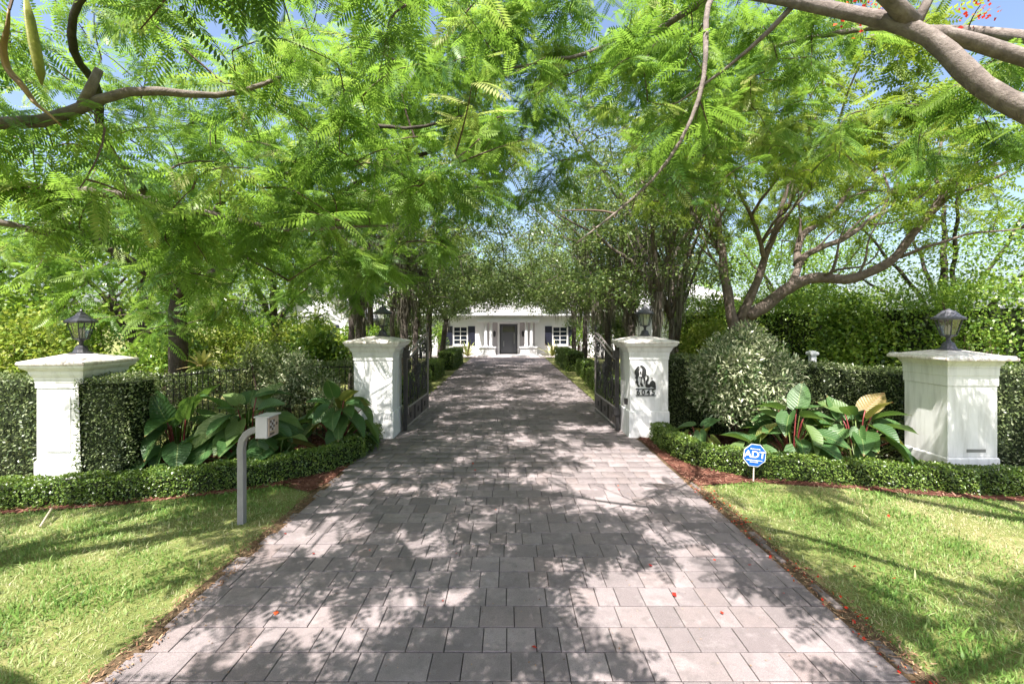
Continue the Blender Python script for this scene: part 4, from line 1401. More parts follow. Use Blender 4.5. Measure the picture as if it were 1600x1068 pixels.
# side wings
def wing(x0, x1, y0, y1, label, gable):
    w = thing('house_wing', ((x0 + x1) / 2, y0, 0), label, 'house')
    ww = MB()
    wa, wb = x0 + (x1 - x0) * 0.30, x0 + (x1 - x0) * 0.66
    ww.box(x0, wa, y0, y0 + 0.25, -0.1, 2.9).box(wb, x1, y0, y0 + 0.25, -0.1, 2.9).box(wa, wb, y0, y0 + 0.25, -0.1, 0.9).box(wa, wb, y0, y0 + 0.25, 2.2, 2.9)
    ww.box(x0, x0 + 0.25, y0 + 0.25, y1, -0.1, 2.9).box(x1 - 0.25, x1, y0 + 0.25, y1, -0.1, 2.9)
    ww.build('wall', W, w)
    wf = MB().box(wa, wb, y0 + 0.06, y0 + 0.1, 0.9, 0.96).box(wa, wb, y0 + 0.06, y0 + 0.1, 2.14, 2.2).box((wa + wb) / 2 - 0.03, (wa + wb) / 2 + 0.03, y0 + 0.06, y0 + 0.1, 0.96, 2.14).box(wa, wb, y0 + 0.061, y0 + 0.099, 1.53, 1.57).build('window', W, w)
    MB().box(wa, wb, y0 + 0.11, y0 + 0.12, 0.9, 2.2).build('pane', M['window'], wf)
    for xx in (wa - 0.5, wb + 0.04):
        MB().box(xx, xx + 0.46, y0 - 0.05, y0 - 0.003, 0.88, 2.22).build('shutter', M['navy'], w)
    xm = (x0 + x1) / 2
    r_ = MB()
    if gable:
        MB().add([(x0, y0, 2.901), (x1, y0, 2.901), (xm, y0, 4.7), (x0, y0 + 0.25, 2.901), (x1, y0 + 0.25, 2.901), (xm, y0 + 0.25, 4.7)], [(0, 1, 2), (5, 4, 3), (0, 3, 4, 1), (1, 4, 5, 2), (2, 5, 3, 0)]).build('gable', W, w)
        r_.add([(x0 - 0.5, y0 - 0.4, 2.62), (xm, y0 - 0.4, 4.85), (x1 + 0.5, y0 - 0.4, 2.62), (x0 - 0.5, y1, 2.62), (xm, y1, 4.85), (x1 + 0.5, y1, 2.62),
                (x0 - 0.5, y0 - 0.4, 2.5), (xm, y0 - 0.4, 4.71), (x1 + 0.5, y0 - 0.4, 2.5), (x0 - 0.5, y1, 2.5), (xm, y1, 4.71), (x1 + 0.5, y1, 2.5)],
               [(0, 1, 4, 3), (1, 2, 5, 4), (6, 9, 10, 7), (7, 10, 11, 8), (0, 6, 7, 1), (1, 7, 8, 2), (3, 4, 10, 9), (4, 5, 11, 10), (0, 3, 9, 6), (2, 8, 11, 5)])
    else:
        r_.add([(x0 - 0.5, y0 - 0.5, 2.95), (x1 + 0.5, y0 - 0.5, 2.95), (x1 + 0.5, y1, 2.95), (x0 - 0.5, y1, 2.95), (xm, y0 + 3.2, 4.9), (xm, y1, 4.9)],
               [(0, 1, 4), (1, 2, 5, 4), (2, 3, 5), (3, 0, 4, 5), (0, 3, 2, 1)])
    r_.build('roof', M['roof'], w)


wing(-12.6, -8.6, 25.5, 33.2, 'white gabled side wing seen between leaves on the keypad side', True)
wing(8.2, 15.2, 26.0, 33.2, 'white side wing with pale roof seen past the oak trunks on the numbered pillar side', False)
gw = thing('garden_wall', (8.5, 22.6, 0), 'low white garden wall with coping behind the variegated shrub', 'wall')
MB().box(5.6, 12.5, 22.5, 22.75, -0.1, 0.98).build('wall_body', W, gw)
MB().box(5.5, 12.6, 22.42, 22.83, 0.981, 1.08).build('coping', W, gw)
gl = thing('garden_post', (6.15, 9.2, 1.45), 'small white post cap showing above the clipped hedge', 'post')
MB().box(6.10, 6.20, 9.15, 9.25, 0.0, 1.60).build('post', W, gl)
MB().square((6.15, 9.2, 1.6), [(0.075, 0.001), (0.085, 0.03), (0.075, 0.06), (0.03, 0.085)]).build('cap', W, gl)

# ------------------------------------------------------------------ iron fence in the thin hedge
fence_p, fl = resample([(-5.62, 7.35), (-5.4, 8.4), (-4.7, 9.22), (-3.1, 9.3)], 34)
fen = thing('iron_fence', (fence_p[10][0], fence_p[10][1], 0), 'black iron bar fence inside the thin hedge behind the big leaves', 'fence')
for q in fence_p:
    MB().tube([(q[0], q[1], -0.1), (q[0], q[1], 1.4)], 0.011, 4).build('bar', M['iron'], fen)
for z in (0.2, 1.35):
    MB().tube([(q[0], q[1], z) for q in fence_p], 0.016, 4).build('rail', M['iron'], fen)

# ------------------------------------------------------------------ trees
def frond_template(npair, detail, droop, seed, hw=0.027):
    r = np.random.default_rng(seed)
    V, Fc = [], []

    def z_of(x, y):
        return -droop * x * x - 0.7 * abs(y) ** 1.6
    # stalk
    for x in (0, 0.35, 0.7, 1.0):
        w = 0.009 * (1.15 - x)
        V += [(x, -w, z_of(x, 0)), (x, w, z_of(x, 0))]
    for i in range(3):
        Fc.append((2 * i, 2 * i + 1, 2 * i + 3, 2 * i + 2))
    for i in range(npair):
        t = 0.16 + 0.83 * i / (npair - 1)
        ln = 0.235 * (math.sin(math.pi * (0.14 + 0.78 * (i + 0.5) / npair)) ** 0.7) * r.uniform(0.92, 1.05)
        an = math.radians(72 - 22 * (i / npair)) + r.normal(0, 0.04)
        for sgn in (-1, 1):
            d = np.array([math.cos(an), sgn * math.sin(an)])
            q = np.array([-d[1], d[0]])
            if detail:
                nl = 9
                for k in range(nl):
                    u = ln * (k + 0.7) / nl
                    c = np.array([t, 0]) + d * u
                    lw = 0.026 * (1 - 0.45 * (k / nl) ** 2)
                    lt = ln / nl * 0.40
                    n0 = len(V)
                    for p in (c - d * lt, c + q * lw + d * lt * 0.6, c + d * lt, c - q * lw + d * lt * 0.6):
                        V.append((p[0], p[1], z_of(p[0], p[1])))
                    Fc.append((n0, n0 + 1, n0 + 2, n0 + 3))
            else:
                n0 = len(V)
                for u, w in ((0, 0), (0.5, hw), (1, 0), (0.5, -hw)):
                    p = np.array([t, 0]) + d * ln * u + q * w
                    V.append((p[0], p[1], z_of(p[0], p[1])))
                Fc.append((n0, n0 + 1, n0 + 2, n0 + 3))
    return np.array(V), np.array(Fc)


FR_A = [frond_template(17, True, dr, i) for i, dr in enumerate((0.05, 0.22, 0.42))]
FR_C = [frond_template(8, False, dr, 20 + i, 0.046) for i, dr in enumerate((0.05, 0.25, 0.45))]
FR_B = [frond_template(13, False, dr, 10 + i) for i, dr in enumerate((0.05, 0.25, 0.45))]


def twigs(mb, skel, targets, r0=0.016, sag=0.12):
    """joins each target to the nearest branch or twig; returns direction at its end"""
    nodes = np.array(skel)
    d0 = np.array([np.min(np.linalg.norm(nodes - t, axis=1)) for t in targets])
    ends = np.zeros((len(targets), 3))
    buf = np.zeros((len(nodes) + 5 * len(targets), 3))
    cnt = len(nodes)
    buf[:cnt] = nodes
    for i in np.argsort(d0):
        t = targets[i]
        dd = np.linalg.norm(buf[:cnt] - t, axis=1)
        k = int(np.argmin(dd))
        a = buf[k]
        L = dd[k]
        side = rng.normal(0, 0.10, 3) * L
        m_ = (a + t) / 2 + side + np.array([0, 0, sag * L])
        pts = [(1 - q) ** 2 * a + 2 * q * (1 - q) * m_ + q * q * t for q in (0, 0.25, 0.5, 0.75, 1)]
        rr = min(r0 * 2.2, 0.006 + r0 * 0.45 * L)
        mb.tube(pts, np.linspace(rr, 0.0045, 5), 4)
        buf[cnt:cnt + 4] = pts[1:]
        cnt += 4
        ends[i] = pts[-1] - pts[-2]
    return ends


def interp_line(pts, step=0.25):
    p = np.asarray(pts, float)
    n = max(2, int(np.linalg.norm(np.diff(p, axis=0), axis=1).sum() / step))
    return resample(p, n)[0]


def wobble(pts, amp, n=None):
    p = interp_line(pts, 0.22)
    for _ in range(3):
        p[1:-1] = (p[:-2] + 2 * p[1:-1] + p[2:]) / 4
    k = np.arange(len(p))
    for ax in range(3):
        ph = rng.uniform(0, 6.28, 2)
        w = amp * (np.sin(k * 0.55 + ph[0]) + 0.6 * np.sin(k * 1.27 + ph[1]))
        w[:2] = 0
        p[:, ax] += w
    return p


def fronds(pos, ends, per, size, mat, parent, droop_bias=-0.15, near=3.5, jit=0.12, keep=None):
    n = len(pos) * per
    e = np.repeat(ends / (np.linalg.norm(ends, axis=1)[:, None] + 1e-9), per, 0)
    back = rng.random(n) * 0.45
    p = np.repeat(pos, per, 0) - e * back[:, None] + rng.normal(0, jit * 0.25, (n, 3))
    a = rng.uniform(0, 2 * math.pi, n)
    el = rng.normal(droop_bias, 0.32, n)
    d = np.stack([np.cos(a) * np.cos(el), np.sin(a) * np.cos(el), np.sin(el)], 1) + e * 0.45 * np.array([1, 1, 0.4])
    up = np.array([0, 0, 1.0]) + rng.normal(0, 0.38, (n, 3))
    s_ = size * rng.uniform(0.7, 1.2, n)
    r = np.clip(np.repeat(rng.normal(0.5, 0.24, len(pos)), per) + rng.normal(0, 0.15, n), 0, 1)
    tip = p + d / np.linalg.norm(d, axis=1)[:, None] * (s_ * 0.5)[:, None]
    ok = np.linalg.norm(tip - np.array([0, 0, CH]), axis=1) > 1.75
    if keep is not None:
        ok &= keep(tip)
    p, d, up, s_, r, tip = p[ok], d[ok], up[ok], s_[ok], r[ok], tip[ok]
    dist = np.linalg.norm(tip - np.array([0, 0, CH]), axis=1)
    vis_ = (tip[:, 1] > 0.5) & (np.abs(tip[:, 0]) < 1.5 * tip[:, 1] + 1)
    hi = (dist < near) & vis_
    R = frames(d, up)
    kinds = rng.integers(0, 3, len(p))
    off_ = (tip[:, 1] < 0.3) | (np.abs(tip[:, 0]) > 1.25 * tip[:, 1] + 1.2) | (tip[:, 2] > CH + 0.80 * tip[:, 1] + 0.5)
    off_ |= dist > 12.5
    vs_, fs_, rs_, base = [], [], [], 0
    for lod, sel in ((FR_A, hi & ~off_), (FR_B, ~hi & ~off_), (FR_C, off_)):
        for k in range(3):
            q = np.nonzero(sel & (kinds == k))[0]
            if len(q) == 0:
                continue
            V, Fc = lod[k]
            vs_.append(place(V, p[q], R[q], s_[q]).reshape(-1, 3))
            fs_.append((Fc[None] + (np.arange(len(q)) * len(V))[:, None, None]).reshape(-1, 4) + base)
            rs_.append(np.repeat(r[q], len(Fc)))
            base += len(q) * len(V)
    o = quads_mesh('crown', np.concatenate(vs_)[None], 4, np.zeros(1), mat, parent, faces=np.concatenate(fs_))
    o.data.attributes['rnd'].data.foreach_set('value', np.concatenate(rs_).astype(np.float32))
    o['kind'] = 'stuff'
    return len(p)


def limb_set(root, limbs, mat, name='limb', sides=9):
    sk = []
    for k, (pts, r0, r1, amp) in enumerate(limbs):
        p = wobble(pts, amp)
        rad = np.linspace(r0, r1, len(p)) * (1 + 0.06 * np.sin(np.arange(len(p)) * 1.9 + k))
        MB().tube(p, rad, sides if r0 > 0.05 else 6).build(name if k else 'trunk', mat, root, smooth=True)
        sk.append(p[:] if k else p[len(p) // 3:])
    return np.concatenate(sk)


def box_points(n, x, y, z, zlow=None, clus=3, sig=0.30):
    m_ = max(1, n // clus)
    c = np.stack([rng.uniform(*x, m_), rng.uniform(*y, m_), rng.uniform(*z, m_)], 1)
    p = c[rng.integers(0, m_, n)] + rng.normal(0, sig, (n, 3)) * np.array([1, 1, 0.7])
    p = np.clip(p, [x[0] - 0.3, y[0] - 0.3, z[0]], [x[1] + 0.3, y[1] + 0.3, z[1]])
    if zlow is not None:
        zl = zlow(p[:, 0], p[:, 1])
        p[:, 2] = zl + (p[:, 2] - z[0]) / (z[1] - z[0]) * np.maximum(0.6, z[1] - zl)
    return p


# --- near tree on the sign side: thick limb crosses the upper corner, crown hangs over the drive
T1 = thing('poinciana_tree', (6.4, 3.0, -0.15), 'tree whose thick grey limb crosses the upper corner above the faded lantern', 'tree', 'poinciana trees')
limbs1 = [
    ([(6.4, 3.0, -0.3), (6.35, 3.05, 1.2), (6.2, 3.2, 2.4), (5.9, 3.45, 3.3)], 0.26, 0.19, 0.01),
    ([(5.9, 3.45, 3.3), at(1640, 190, 3.9), at(1560, 165, 4.05), at(1532, 140, 4.1), at(1500, 85, 4.15), at(1462, 52, 4.25), at(1400, 33, 4.4), at(1320, 15, 4.6), at(1240, 8, 4.8), at(1130, -20, 5.0), at(1000, -60, 5.1), at(850, -90, 5.3)], 0.118, 0.026, 0.012),
    ([(5.9, 3.45, 3.3), at(1680, 110, 4.2), at(1600, 92, 4.35), at(1550, 80, 4.4), at(1520, 55, 4.4), at(1490, 50, 4.4), at(1462, 52, 4.3)], 0.095, 0.065, 0.006),
    ([at(1425, 38, 4.35), at(1412, 15, 4.3), at(1380, -15, 4.25), at(1320, -70, 4.1), at(1200, -160, 3.9)], 0.085, 0.03, 0.008),
    ([at(1432, 36, 4.35), at(1450, -10, 4.4), at(1500, -80, 4.5)], 0.05, 0.025, 0.005),
    ([at(1130, -20, 5.0), at(1102, -5, 4.6), at(1103, 60, 4.4), at(1105, 120, 4.3), at(1095, 165, 4.25), at(1076, 200, 4.2), at(1040, 265, 4.15), at(1000, 305, 4.1), at(940, 345, 4.0), at(900, 380, 3.9)], 0.036, 0.006, 0.006),
    ([at(1240, 8, 4.8), at(1225, 30, 4.9), at(1190, 70, 5.1), at(1130, 110, 5.3), at(1060, 160, 5.6)], 0.03, 0.01, 0.008),
    ([(5.9, 3.45, 3.3), (5.0, 2.0, 4.3), (3.4, 0.8, 5.0), (1.6, 0.0, 5.4), (0.0, -0.6, 5.6)], 0.13, 0.04, 0.02),
    ([(5.9, 3.45, 3.3), (5.4, 1.5, 4.5), (4.4, -0.6, 5.1), (3.0, -2.2, 5.4), (1.2, -3.2, 5.6)], 0.12, 0.03, 0.02),
    ([(3.4, 0.8, 5.0), (2.2, 2.0, 5.2), (0.6, 2.8, 5.3), (-0.8, 3.2, 5.4)], 0.06, 0.02, 0.02),
    ([(6.2, 3.2, 2.6), (7.4, 4.4, 4.0), (8.4, 5.8, 5.0)], 0.11, 0.04, 0.02),
    ([at(1130, -20, 5.0), (1.9, 6.0, 6.0), (1.0, 6.9, 6.3), (-0.4, 7.8, 6.5)], 0.045, 0.015, 0.02),
    ([(5.9, 3.45, 3.3), (5.9, 4.6, 5.0), (5.2, 6.0, 6.2), (4.2, 7.6, 6.8)], 0.10, 0.02, 0.02),
]
sk1 = limb_set(T1, limbs1, M['bark_poinciana'])
over = lambda x, y: np.maximum(3.9, 2.62 + 0.78 * np.maximum(y, 0))
tgt = np.concatenate([
    box_points(190, (-1.6, 2.8), (5.2, 9.4), (3.7, 7.4), lambda x, y: 2.2 + 0.27 * y),
    box_points(105, (-2.0, 5.6), (6.0, 9.8), (6.1, 8.4)),
    box_points(70, (-2.0, 4.0), (6.0, 8.6), (6.6, 8.4)),
    box_points(120, (2.4, 6.0), (5.6, 9.6), (4.4, 7.6), lambda x, y: 2.2 + 0.36 * y),
    box_points(215, (-1.8, 4.0), (-1.0, 3.3), (3.7, 4.4), over, 7, 0.22),
    box_points(75, (5.0, 8.2), (2.8, 6.2), (4.2, 5.4), None, 7, 0.26),
    np.array([at(905, 378, 3.9), at(925, 355, 3.9), at(960, 340, 4.0), at(1000, 300, 4.1), at(1040, 262, 4.15), at(985, 330, 4.2), at(1110, 210, 4.6), at(870, 330, 4.6)]),
])
mb = MB()
en = twigs(mb, sk1, tgt)
mb.build('twigs', M['twig'], T1)['kind'] = 'stuff'


def clear_view(tip):
    """the drive and the pillars stay open below the boughs"""
    x, y, z = tip[:, 0], tip[:, 1], tip[:, 2]
    low = 1.75 + 0.42 * np.clip(x + 4.5, 0, 5.5)
    low = np.where((x > 1), 3.2 + 0.10 * y, low)
    low = np.where((x < -3.2) & (y < 6.9), 2.55 + 0.0 * y, low)
    return z > low


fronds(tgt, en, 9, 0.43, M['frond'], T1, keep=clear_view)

bp, bd = [], []
for c_, n_, s_r in ((at(1342, 22, 5.0), 46, 0.10), (at(1532, 8, 5.2), 60, 0.12), (at(1365, 12, 5.1), 26, 0.07)):
    bp.append(c_ + rng.normal(0, s_r, (n_, 3)))
bp = np.concatenate(bp)
mb = MB()
twigs(mb, sk1, np.array([at(1342, 22, 5.0), at(1532, 8, 5.2)]))
mb.build('flower_stalks', M['twig'], T1)['kind'] = 'stuff'
o = quads_mesh('blossom', place(np.array([(0, 0, 0), (0.5, 0.4, 0.1), (1, 0, 0), (0.5, -0.4, 0.1)]), bp, frames(unit(len(bp)), unit(len(bp))), 0.05 * rng.uniform(0.6, 1.2, len(bp))), 4, rng.random(len(bp)), M['petal'], T1, faces=QF)
o['kind'] = 'stuff'

# --- tree behind the clipped hedge on the keypad side, boughs drooping towards the drive
T2 = thing('poinciana_tree', (-7.5, 10.3, 0.0), 'tree with dark trunk behind the thin hedge, feathery boughs drooping over it', 'tree', 'poinciana trees')
limbs2 = [
    ([(-7.5, 10.3, -0.2), (-7.45, 10.25, 1.4), (-7.3, 10.1, 2.8)], 0.21, 0.17, 0.01),
    ([(-7.3, 10.1, 2.8), (-6.2, 8.9, 3.7), (-5.0, 7.6, 4.1), (-3.6, 6.6, 4.3), (-2.2, 6.0, 4.6), (-0.6, 5.4, 4.7)], 0.10, 0.015, 0.05),
    ([(-7.3, 10.1, 2.8), (-6.6, 8.6, 4.2), (-5.8, 6.6, 4.9), (-4.6, 4.8, 5.2), (-3.0, 3.6, 5.4)], 0.10, 0.02, 0.05),
    ([(-7.3, 10.1, 2.8), (-5.8, 10.2, 4.0), (-4.2, 9.8, 4.7), (-2.6, 9.2, 5.3), (-1.0, 8.8, 5.8)], 0.12, 0.03, 0.03),
    ([(-7.3, 10.1, 2.8), (-8.0, 8.6, 4.0), (-8.4, 6.8, 4.6), (-8.2, 5.0, 4.9)], 0.12, 0.03, 0.03),
    ([(-7.3, 10.1, 2.8), (-7.6, 11.5, 4.4), (-7.0, 13.2, 5.6), (-5.6, 14.4, 6.3)], 0.12, 0.03, 0.03),
    ([(-7.3, 10.1, 2.8), (-8.8, 10.6, 4.2), (-10.5, 10.9, 5.2), (-12.2, 11.0, 5.8)], 0.12, 0.03, 0.03),
    ([(-5.0, 7.6, 4.1), (-4.4, 6.9, 3.6), (-3.7, 6.5, 3.1), (-3.0, 6.3, 2.8)], 0.035, 0.012, 0.02),
]
sk2 = limb_set(T2, limbs2, M['bark_dark'])
lowL = lambda x, y: 2.0 + 0.40 * np.clip(x + 4.5, 0, 5)
tgt = np.concatenate([
    box_points(230, (-6.5, -0.9), (6.4, 10.0), (2.2, 6.6), lowL),
    box_points(80, (-9.5, -5.5), (7.8, 12.0), (2.3, 6.2)),
    box_points(130, (-8.5, -0.4), (6.6, 10.5), (5.8, 9.0)),
    box_points(175, (-8.0, -0.2), (9.5, 13.0), (3.2, 9.6), lambda x, y: 2.6 + 0.4 * np.clip(x + 4.5, 0, 5)),
    box_points(120, (-14.5, -7.0), (8.5, 14.0), (2.8, 9.0)),
])
mb = MB()
en = twigs(mb, sk2, tgt)
mb.build('twigs', M['twig'], T2)['kind'] = 'stuff'
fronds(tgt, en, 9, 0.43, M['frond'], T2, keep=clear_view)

# --- near tree outside the frame on the keypad side, limbs reaching in at the edge
T3 = thing('poinciana_tree', (-6.6, 2.4, -0.17), 'near tree whose limbs and seed pods reach in at the upper corner, keypad side', 'tree', 'poinciana trees')
limbs3 = [
    ([(-6.6, 2.4, -0.3), (-6.55, 2.45, 1.3), (-6.4, 2.6, 2.7)], 0.25, 0.2, 0.01),
    ([(-6.4, 2.6, 2.7), (-5.4, 3.3, 3.3), at(-20, 300, 4.2), at(70, 285, 4.4), at(180, 300, 4.7), at(330, 330, 5.0), at(400, 365, 5.2), at(520, 355, 5.6), at(610, 350, 6.0)], 0.085, 0.012, 0.02),
    ([(-6.4, 2.6, 2.7), (-5.3, 3.1, 3.0), at(0, 335, 4.0), at(40, 350, 4.1), at(78, 367, 4.2)], 0.07, 0.022, 0.006),
    ([(-6.4, 2.6, 2.7), (-5.6, 2.7, 3.9), at(60, 210, 3.7), at(130, 165, 3.8), at(160, 145, 3.85), at(205, 126, 3.9), at(260, 138, 4.0), at(300, 155, 4.1), at(360, 160, 4.3), at(440, 120, 4.6)], 0.10, 0.018, 0.006),
    ([at(130, 165, 3.8), at(122, 140, 3.8), at(140, 115, 3.8), at(155, 108, 3.8)], 0.05, 0.032, 0.003),
    ([(-6.4, 2.6, 2.7), (-5.6, 1.2, 4.2), (-4.2, 0.2, 5.0), (-2.4, -0.6, 5.4), (-0.6, -1.0, 5.6)], 0.13, 0.03, 0.02),
    ([(-6.4, 2.6, 2.7), (-5.0, 2.4, 4.4), (-3.2, 2.6, 5.1), (-1.6, 3.0, 5.4)], 0.12, 0.03, 0.02),
    ([(-6.4, 2.6, 2.7), (-6.0, 0.8, 4.3), (-5.2, -1.4, 5.1), (-4.0, -3.2, 5.5)], 0.12, 0.03, 0.02),
]
sk3 = limb_set(T3, limbs3, M['bark_poinciana'])
tgt = np.concatenate([
    box_points(185, (-6.2, 0.2), (4.3, 6.6), (2.9, 6.2), lambda x, y: 2.75 + 0.30 * np.clip(x + 4.0, 0, 4)),
    box_points(56, (-4.6, -0.8), (3.0, 4.6), (3.1, 5.2)),
    box_points(195, (-4.0, -0.2), (-1.0, 3.1), (3.7, 4.4), over, 7, 0.22),
    box_points(34, (-7.5, -4.2), (-0.4, 2.4), (4.0, 5.0), None, 8, 0.26),
    box_points(20, (-8.5, -5.5), (1.5, 6.0), (3.2, 5.6)),
])
mb = MB()
en = twigs(mb, sk3, tgt)
mb.build('twigs', M['twig'], T3)['kind'] = 'stuff'
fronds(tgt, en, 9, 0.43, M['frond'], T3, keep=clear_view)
P_ = [at(14, 15, 2.5), at(12, 45, 2.5), at(4, 72, 2.5), at(10, 108, 2.5), at(38, 137, 2.5), at(55, 163, 2.5), at(80, 180, 2.5), at(95, 196, 2.5)]
P_ = resample(np.array(P_), 26)[0]
for _ in range(2):
    P_[1:-1] = (P_[:-2] + 2 * P_[1:-1] + P_[2:]) / 4
MB().tube(P_, np.concatenate([np.linspace(0.008, 0.030, len(P_) // 2), np.linspace(0.034, 0.008, len(P_) - len(P_) // 2)]), 6, 0.4).build('seed_pod', M['pod_brown'], T3, smooth=True)
MB().tube([at(40, -10, 2.6), at(46, 25, 2.6), at(54, 70, 2.6), at(62, 110, 2.6), at(65, 133, 2.6)], [0.008, 0.034, 0.040, 0.036, 0.006], 8, 0.3).build('seed_pod', M['pod'], T3, smooth=True)
MB().tube([at(14, 15, 2.5), at(30, -40, 2.6), (-2.6, 2.8, 4.6), (-2.9, 2.9, 5.1)], 0.008, 5).build('pod_stalk', M['twig'], T3)
MB().tube([at(40, -8, 2.6), at(50, -60, 2.7), (-2.9, 2.9, 5.1)], 0.008, 5).build('pod_stalk', M['twig'], T3)

# --- multi-trunk tree behind the variegated shrub
T4 = thing('poinciana_tree', (6.65, 13.0, 0.0), 'sunlit multi trunk tree with spreading bare limbs behind the variegated shrub', 'tree', 'poinciana trees')
limbs4 = [
    ([(6.75, 13.0, -0.2), at(1158, 540, 13.0), at(1160, 505, 13.0), at(1168, 480, 13.0)], 0.302, 0.198, 0.008),
    ([(6.5, 13.0, 0.0), at(1148, 510, 12.9), at(1140, 470, 12.9), at(1130, 430, 13.0), at(1128, 390, 13.1), at(1122, 345, 13.3), at(1118, 290, 13.6), at(1100, 230, 14.0), at(1070, 170, 14.5)], 0.187, 0.024, 0.019),
    ([at(1158, 500, 12.9), at(1175, 455, 12.8), at(1195, 405, 12.6), at(1215, 360, 12.4), at(1225, 300, 12.2), at(1250, 230, 12.0)], 0.137, 0.024, 0.019),
    ([at(1168, 495, 12.9), at(1205, 470, 12.7), at(1240, 445, 12.5), at(1262, 432, 12.4), at(1320, 438, 12.2), at(1365, 425, 12.0), at(1405, 402, 11.8), at(1425, 365, 11.6), at(1450, 335, 11.4), at(1472, 312, 11.2), at(1480, 290, 11.1), at(1530, 265, 11.0), at(1640, 235, 11.0)], 0.180, 0.024, 0.019),
    ([at(1235, 450, 12.5), at(1245, 420, 12.8), at(1250, 400, 13.0), at(1310, 378, 13.4), at(1365, 340, 14.0), at(1430, 310, 14.6), at(1520, 270, 15.2)], 0.101, 0.018, 0.019),
    ([at(1245, 415, 12.9), at(1250, 365, 13.2), at(1292, 343, 13.4), at(1318, 315, 13.6), at(1320, 300, 13.7), at(1350, 275, 14.0), at(1420, 240, 14.5), at(1480, 215, 15.0)], 0.101, 0.018, 0.019),
    ([at(1195, 405, 12.6), at(1170, 330, 12.0), at(1140, 250, 11.2), at(1120, 180, 10.4)], 0.065, 0.015, 0.032),
    ([at(1405, 402, 11.8), at(1450, 385, 11.4), at(1520, 360, 11.0), at(1620, 355, 10.6)], 0.050, 0.012, 0.032),
    ([at(1472, 312, 11.2), at(1462, 270, 11.4), at(1470, 220, 11.6), at(1500, 160, 11.8)], 0.050, 0.012, 0.032),
    ([at(1225, 330, 12.3), at(1280, 250, 11.6), at(1340, 190, 11.0), at(1420, 140, 10.4)], 0.058, 0.012, 0.032),
    ([at(1128, 400, 13.1), at(1090, 340, 13.8), at(1050, 290, 14.6), at(1000, 240, 15.6)], 0.058, 0.012, 0.032),
]
sk4 = limb_set(T4, limbs4, M['bark_brown'])


fk = MB()
cen = np.array([6.7, 13.0, 2.5])
extra = []
cand = sk4[(sk4[:, 2] > 3.3)]
for k in range(46):
    a = cand[rng.integers(0, len(cand))]
    d = (a - cen)
    d = d / np.linalg.norm(d) + rng.normal(0, 0.45, 3) + np.array([0, 0, 0.35])
    d /= np.linalg.norm(d)
    L = rng.uniform(1.3, 3.0)
    q = wobble([a, a + d * L * 0.35 + rng.normal(0, 0.12, 3), a + d * L * 0.7 + np.array([0, 0, 0.1]) + rng.normal(0, 0.15, 3), a + d * L + np.array([0, 0, 0.3])], 0.02)
    MB().tube(q, np.linspace(rng.uniform(0.03, 0.05), 0.010, len(q)), 6).build('limb', M['bark_brown'], T4, smooth=True)
    extra.append(q)
sk4 = np.concatenate([sk4] + extra)


def disc_points(n, c, rx, ry, z0, z1, dome=1.0):
    a = rng.uniform(0, 2 * math.pi, n)
    q = np.sqrt(rng.random(n))
    x, y = c[0] + rx * q * np.cos(a), c[1] + ry * q * np.sin(a)
    z = z0 + (z1 - z0) * rng.random(n) ** 0.8 - dome * q * q
    return np.stack([x, y, z], 1)


tgt = np.concatenate([disc_points(400, (8.0, 13.8), 6.0, 4.6, 5.9, 8.8, 1.2), disc_points(30, (9.5, 13.0), 3.5, 3.0, 4.8, 5.8, 0.4), disc_points(40, (6.0, 10.0), 3.0, 2.5, 5.0, 6.4, 0.4),
    box_points(60, (5.8, 9.0), (7.8, 10.4), (6.2, 8.6)), box_points(30, (7.5, 10.5), (8.2, 10.4), (5.4, 7.4))])
tgt = tgt[(tgt[:, 0] - 0.35 * (tgt[:, 1] - 6)) > 1.0]
mb = MB()
en = twigs(mb, sk4, tgt, 0.03)
mb.build('twigs', M['bark_brown'], T4)['kind'] = 'stuff'
fronds(tgt, en, 9, 0.52, M['frond_far'], T4, near=2.0)

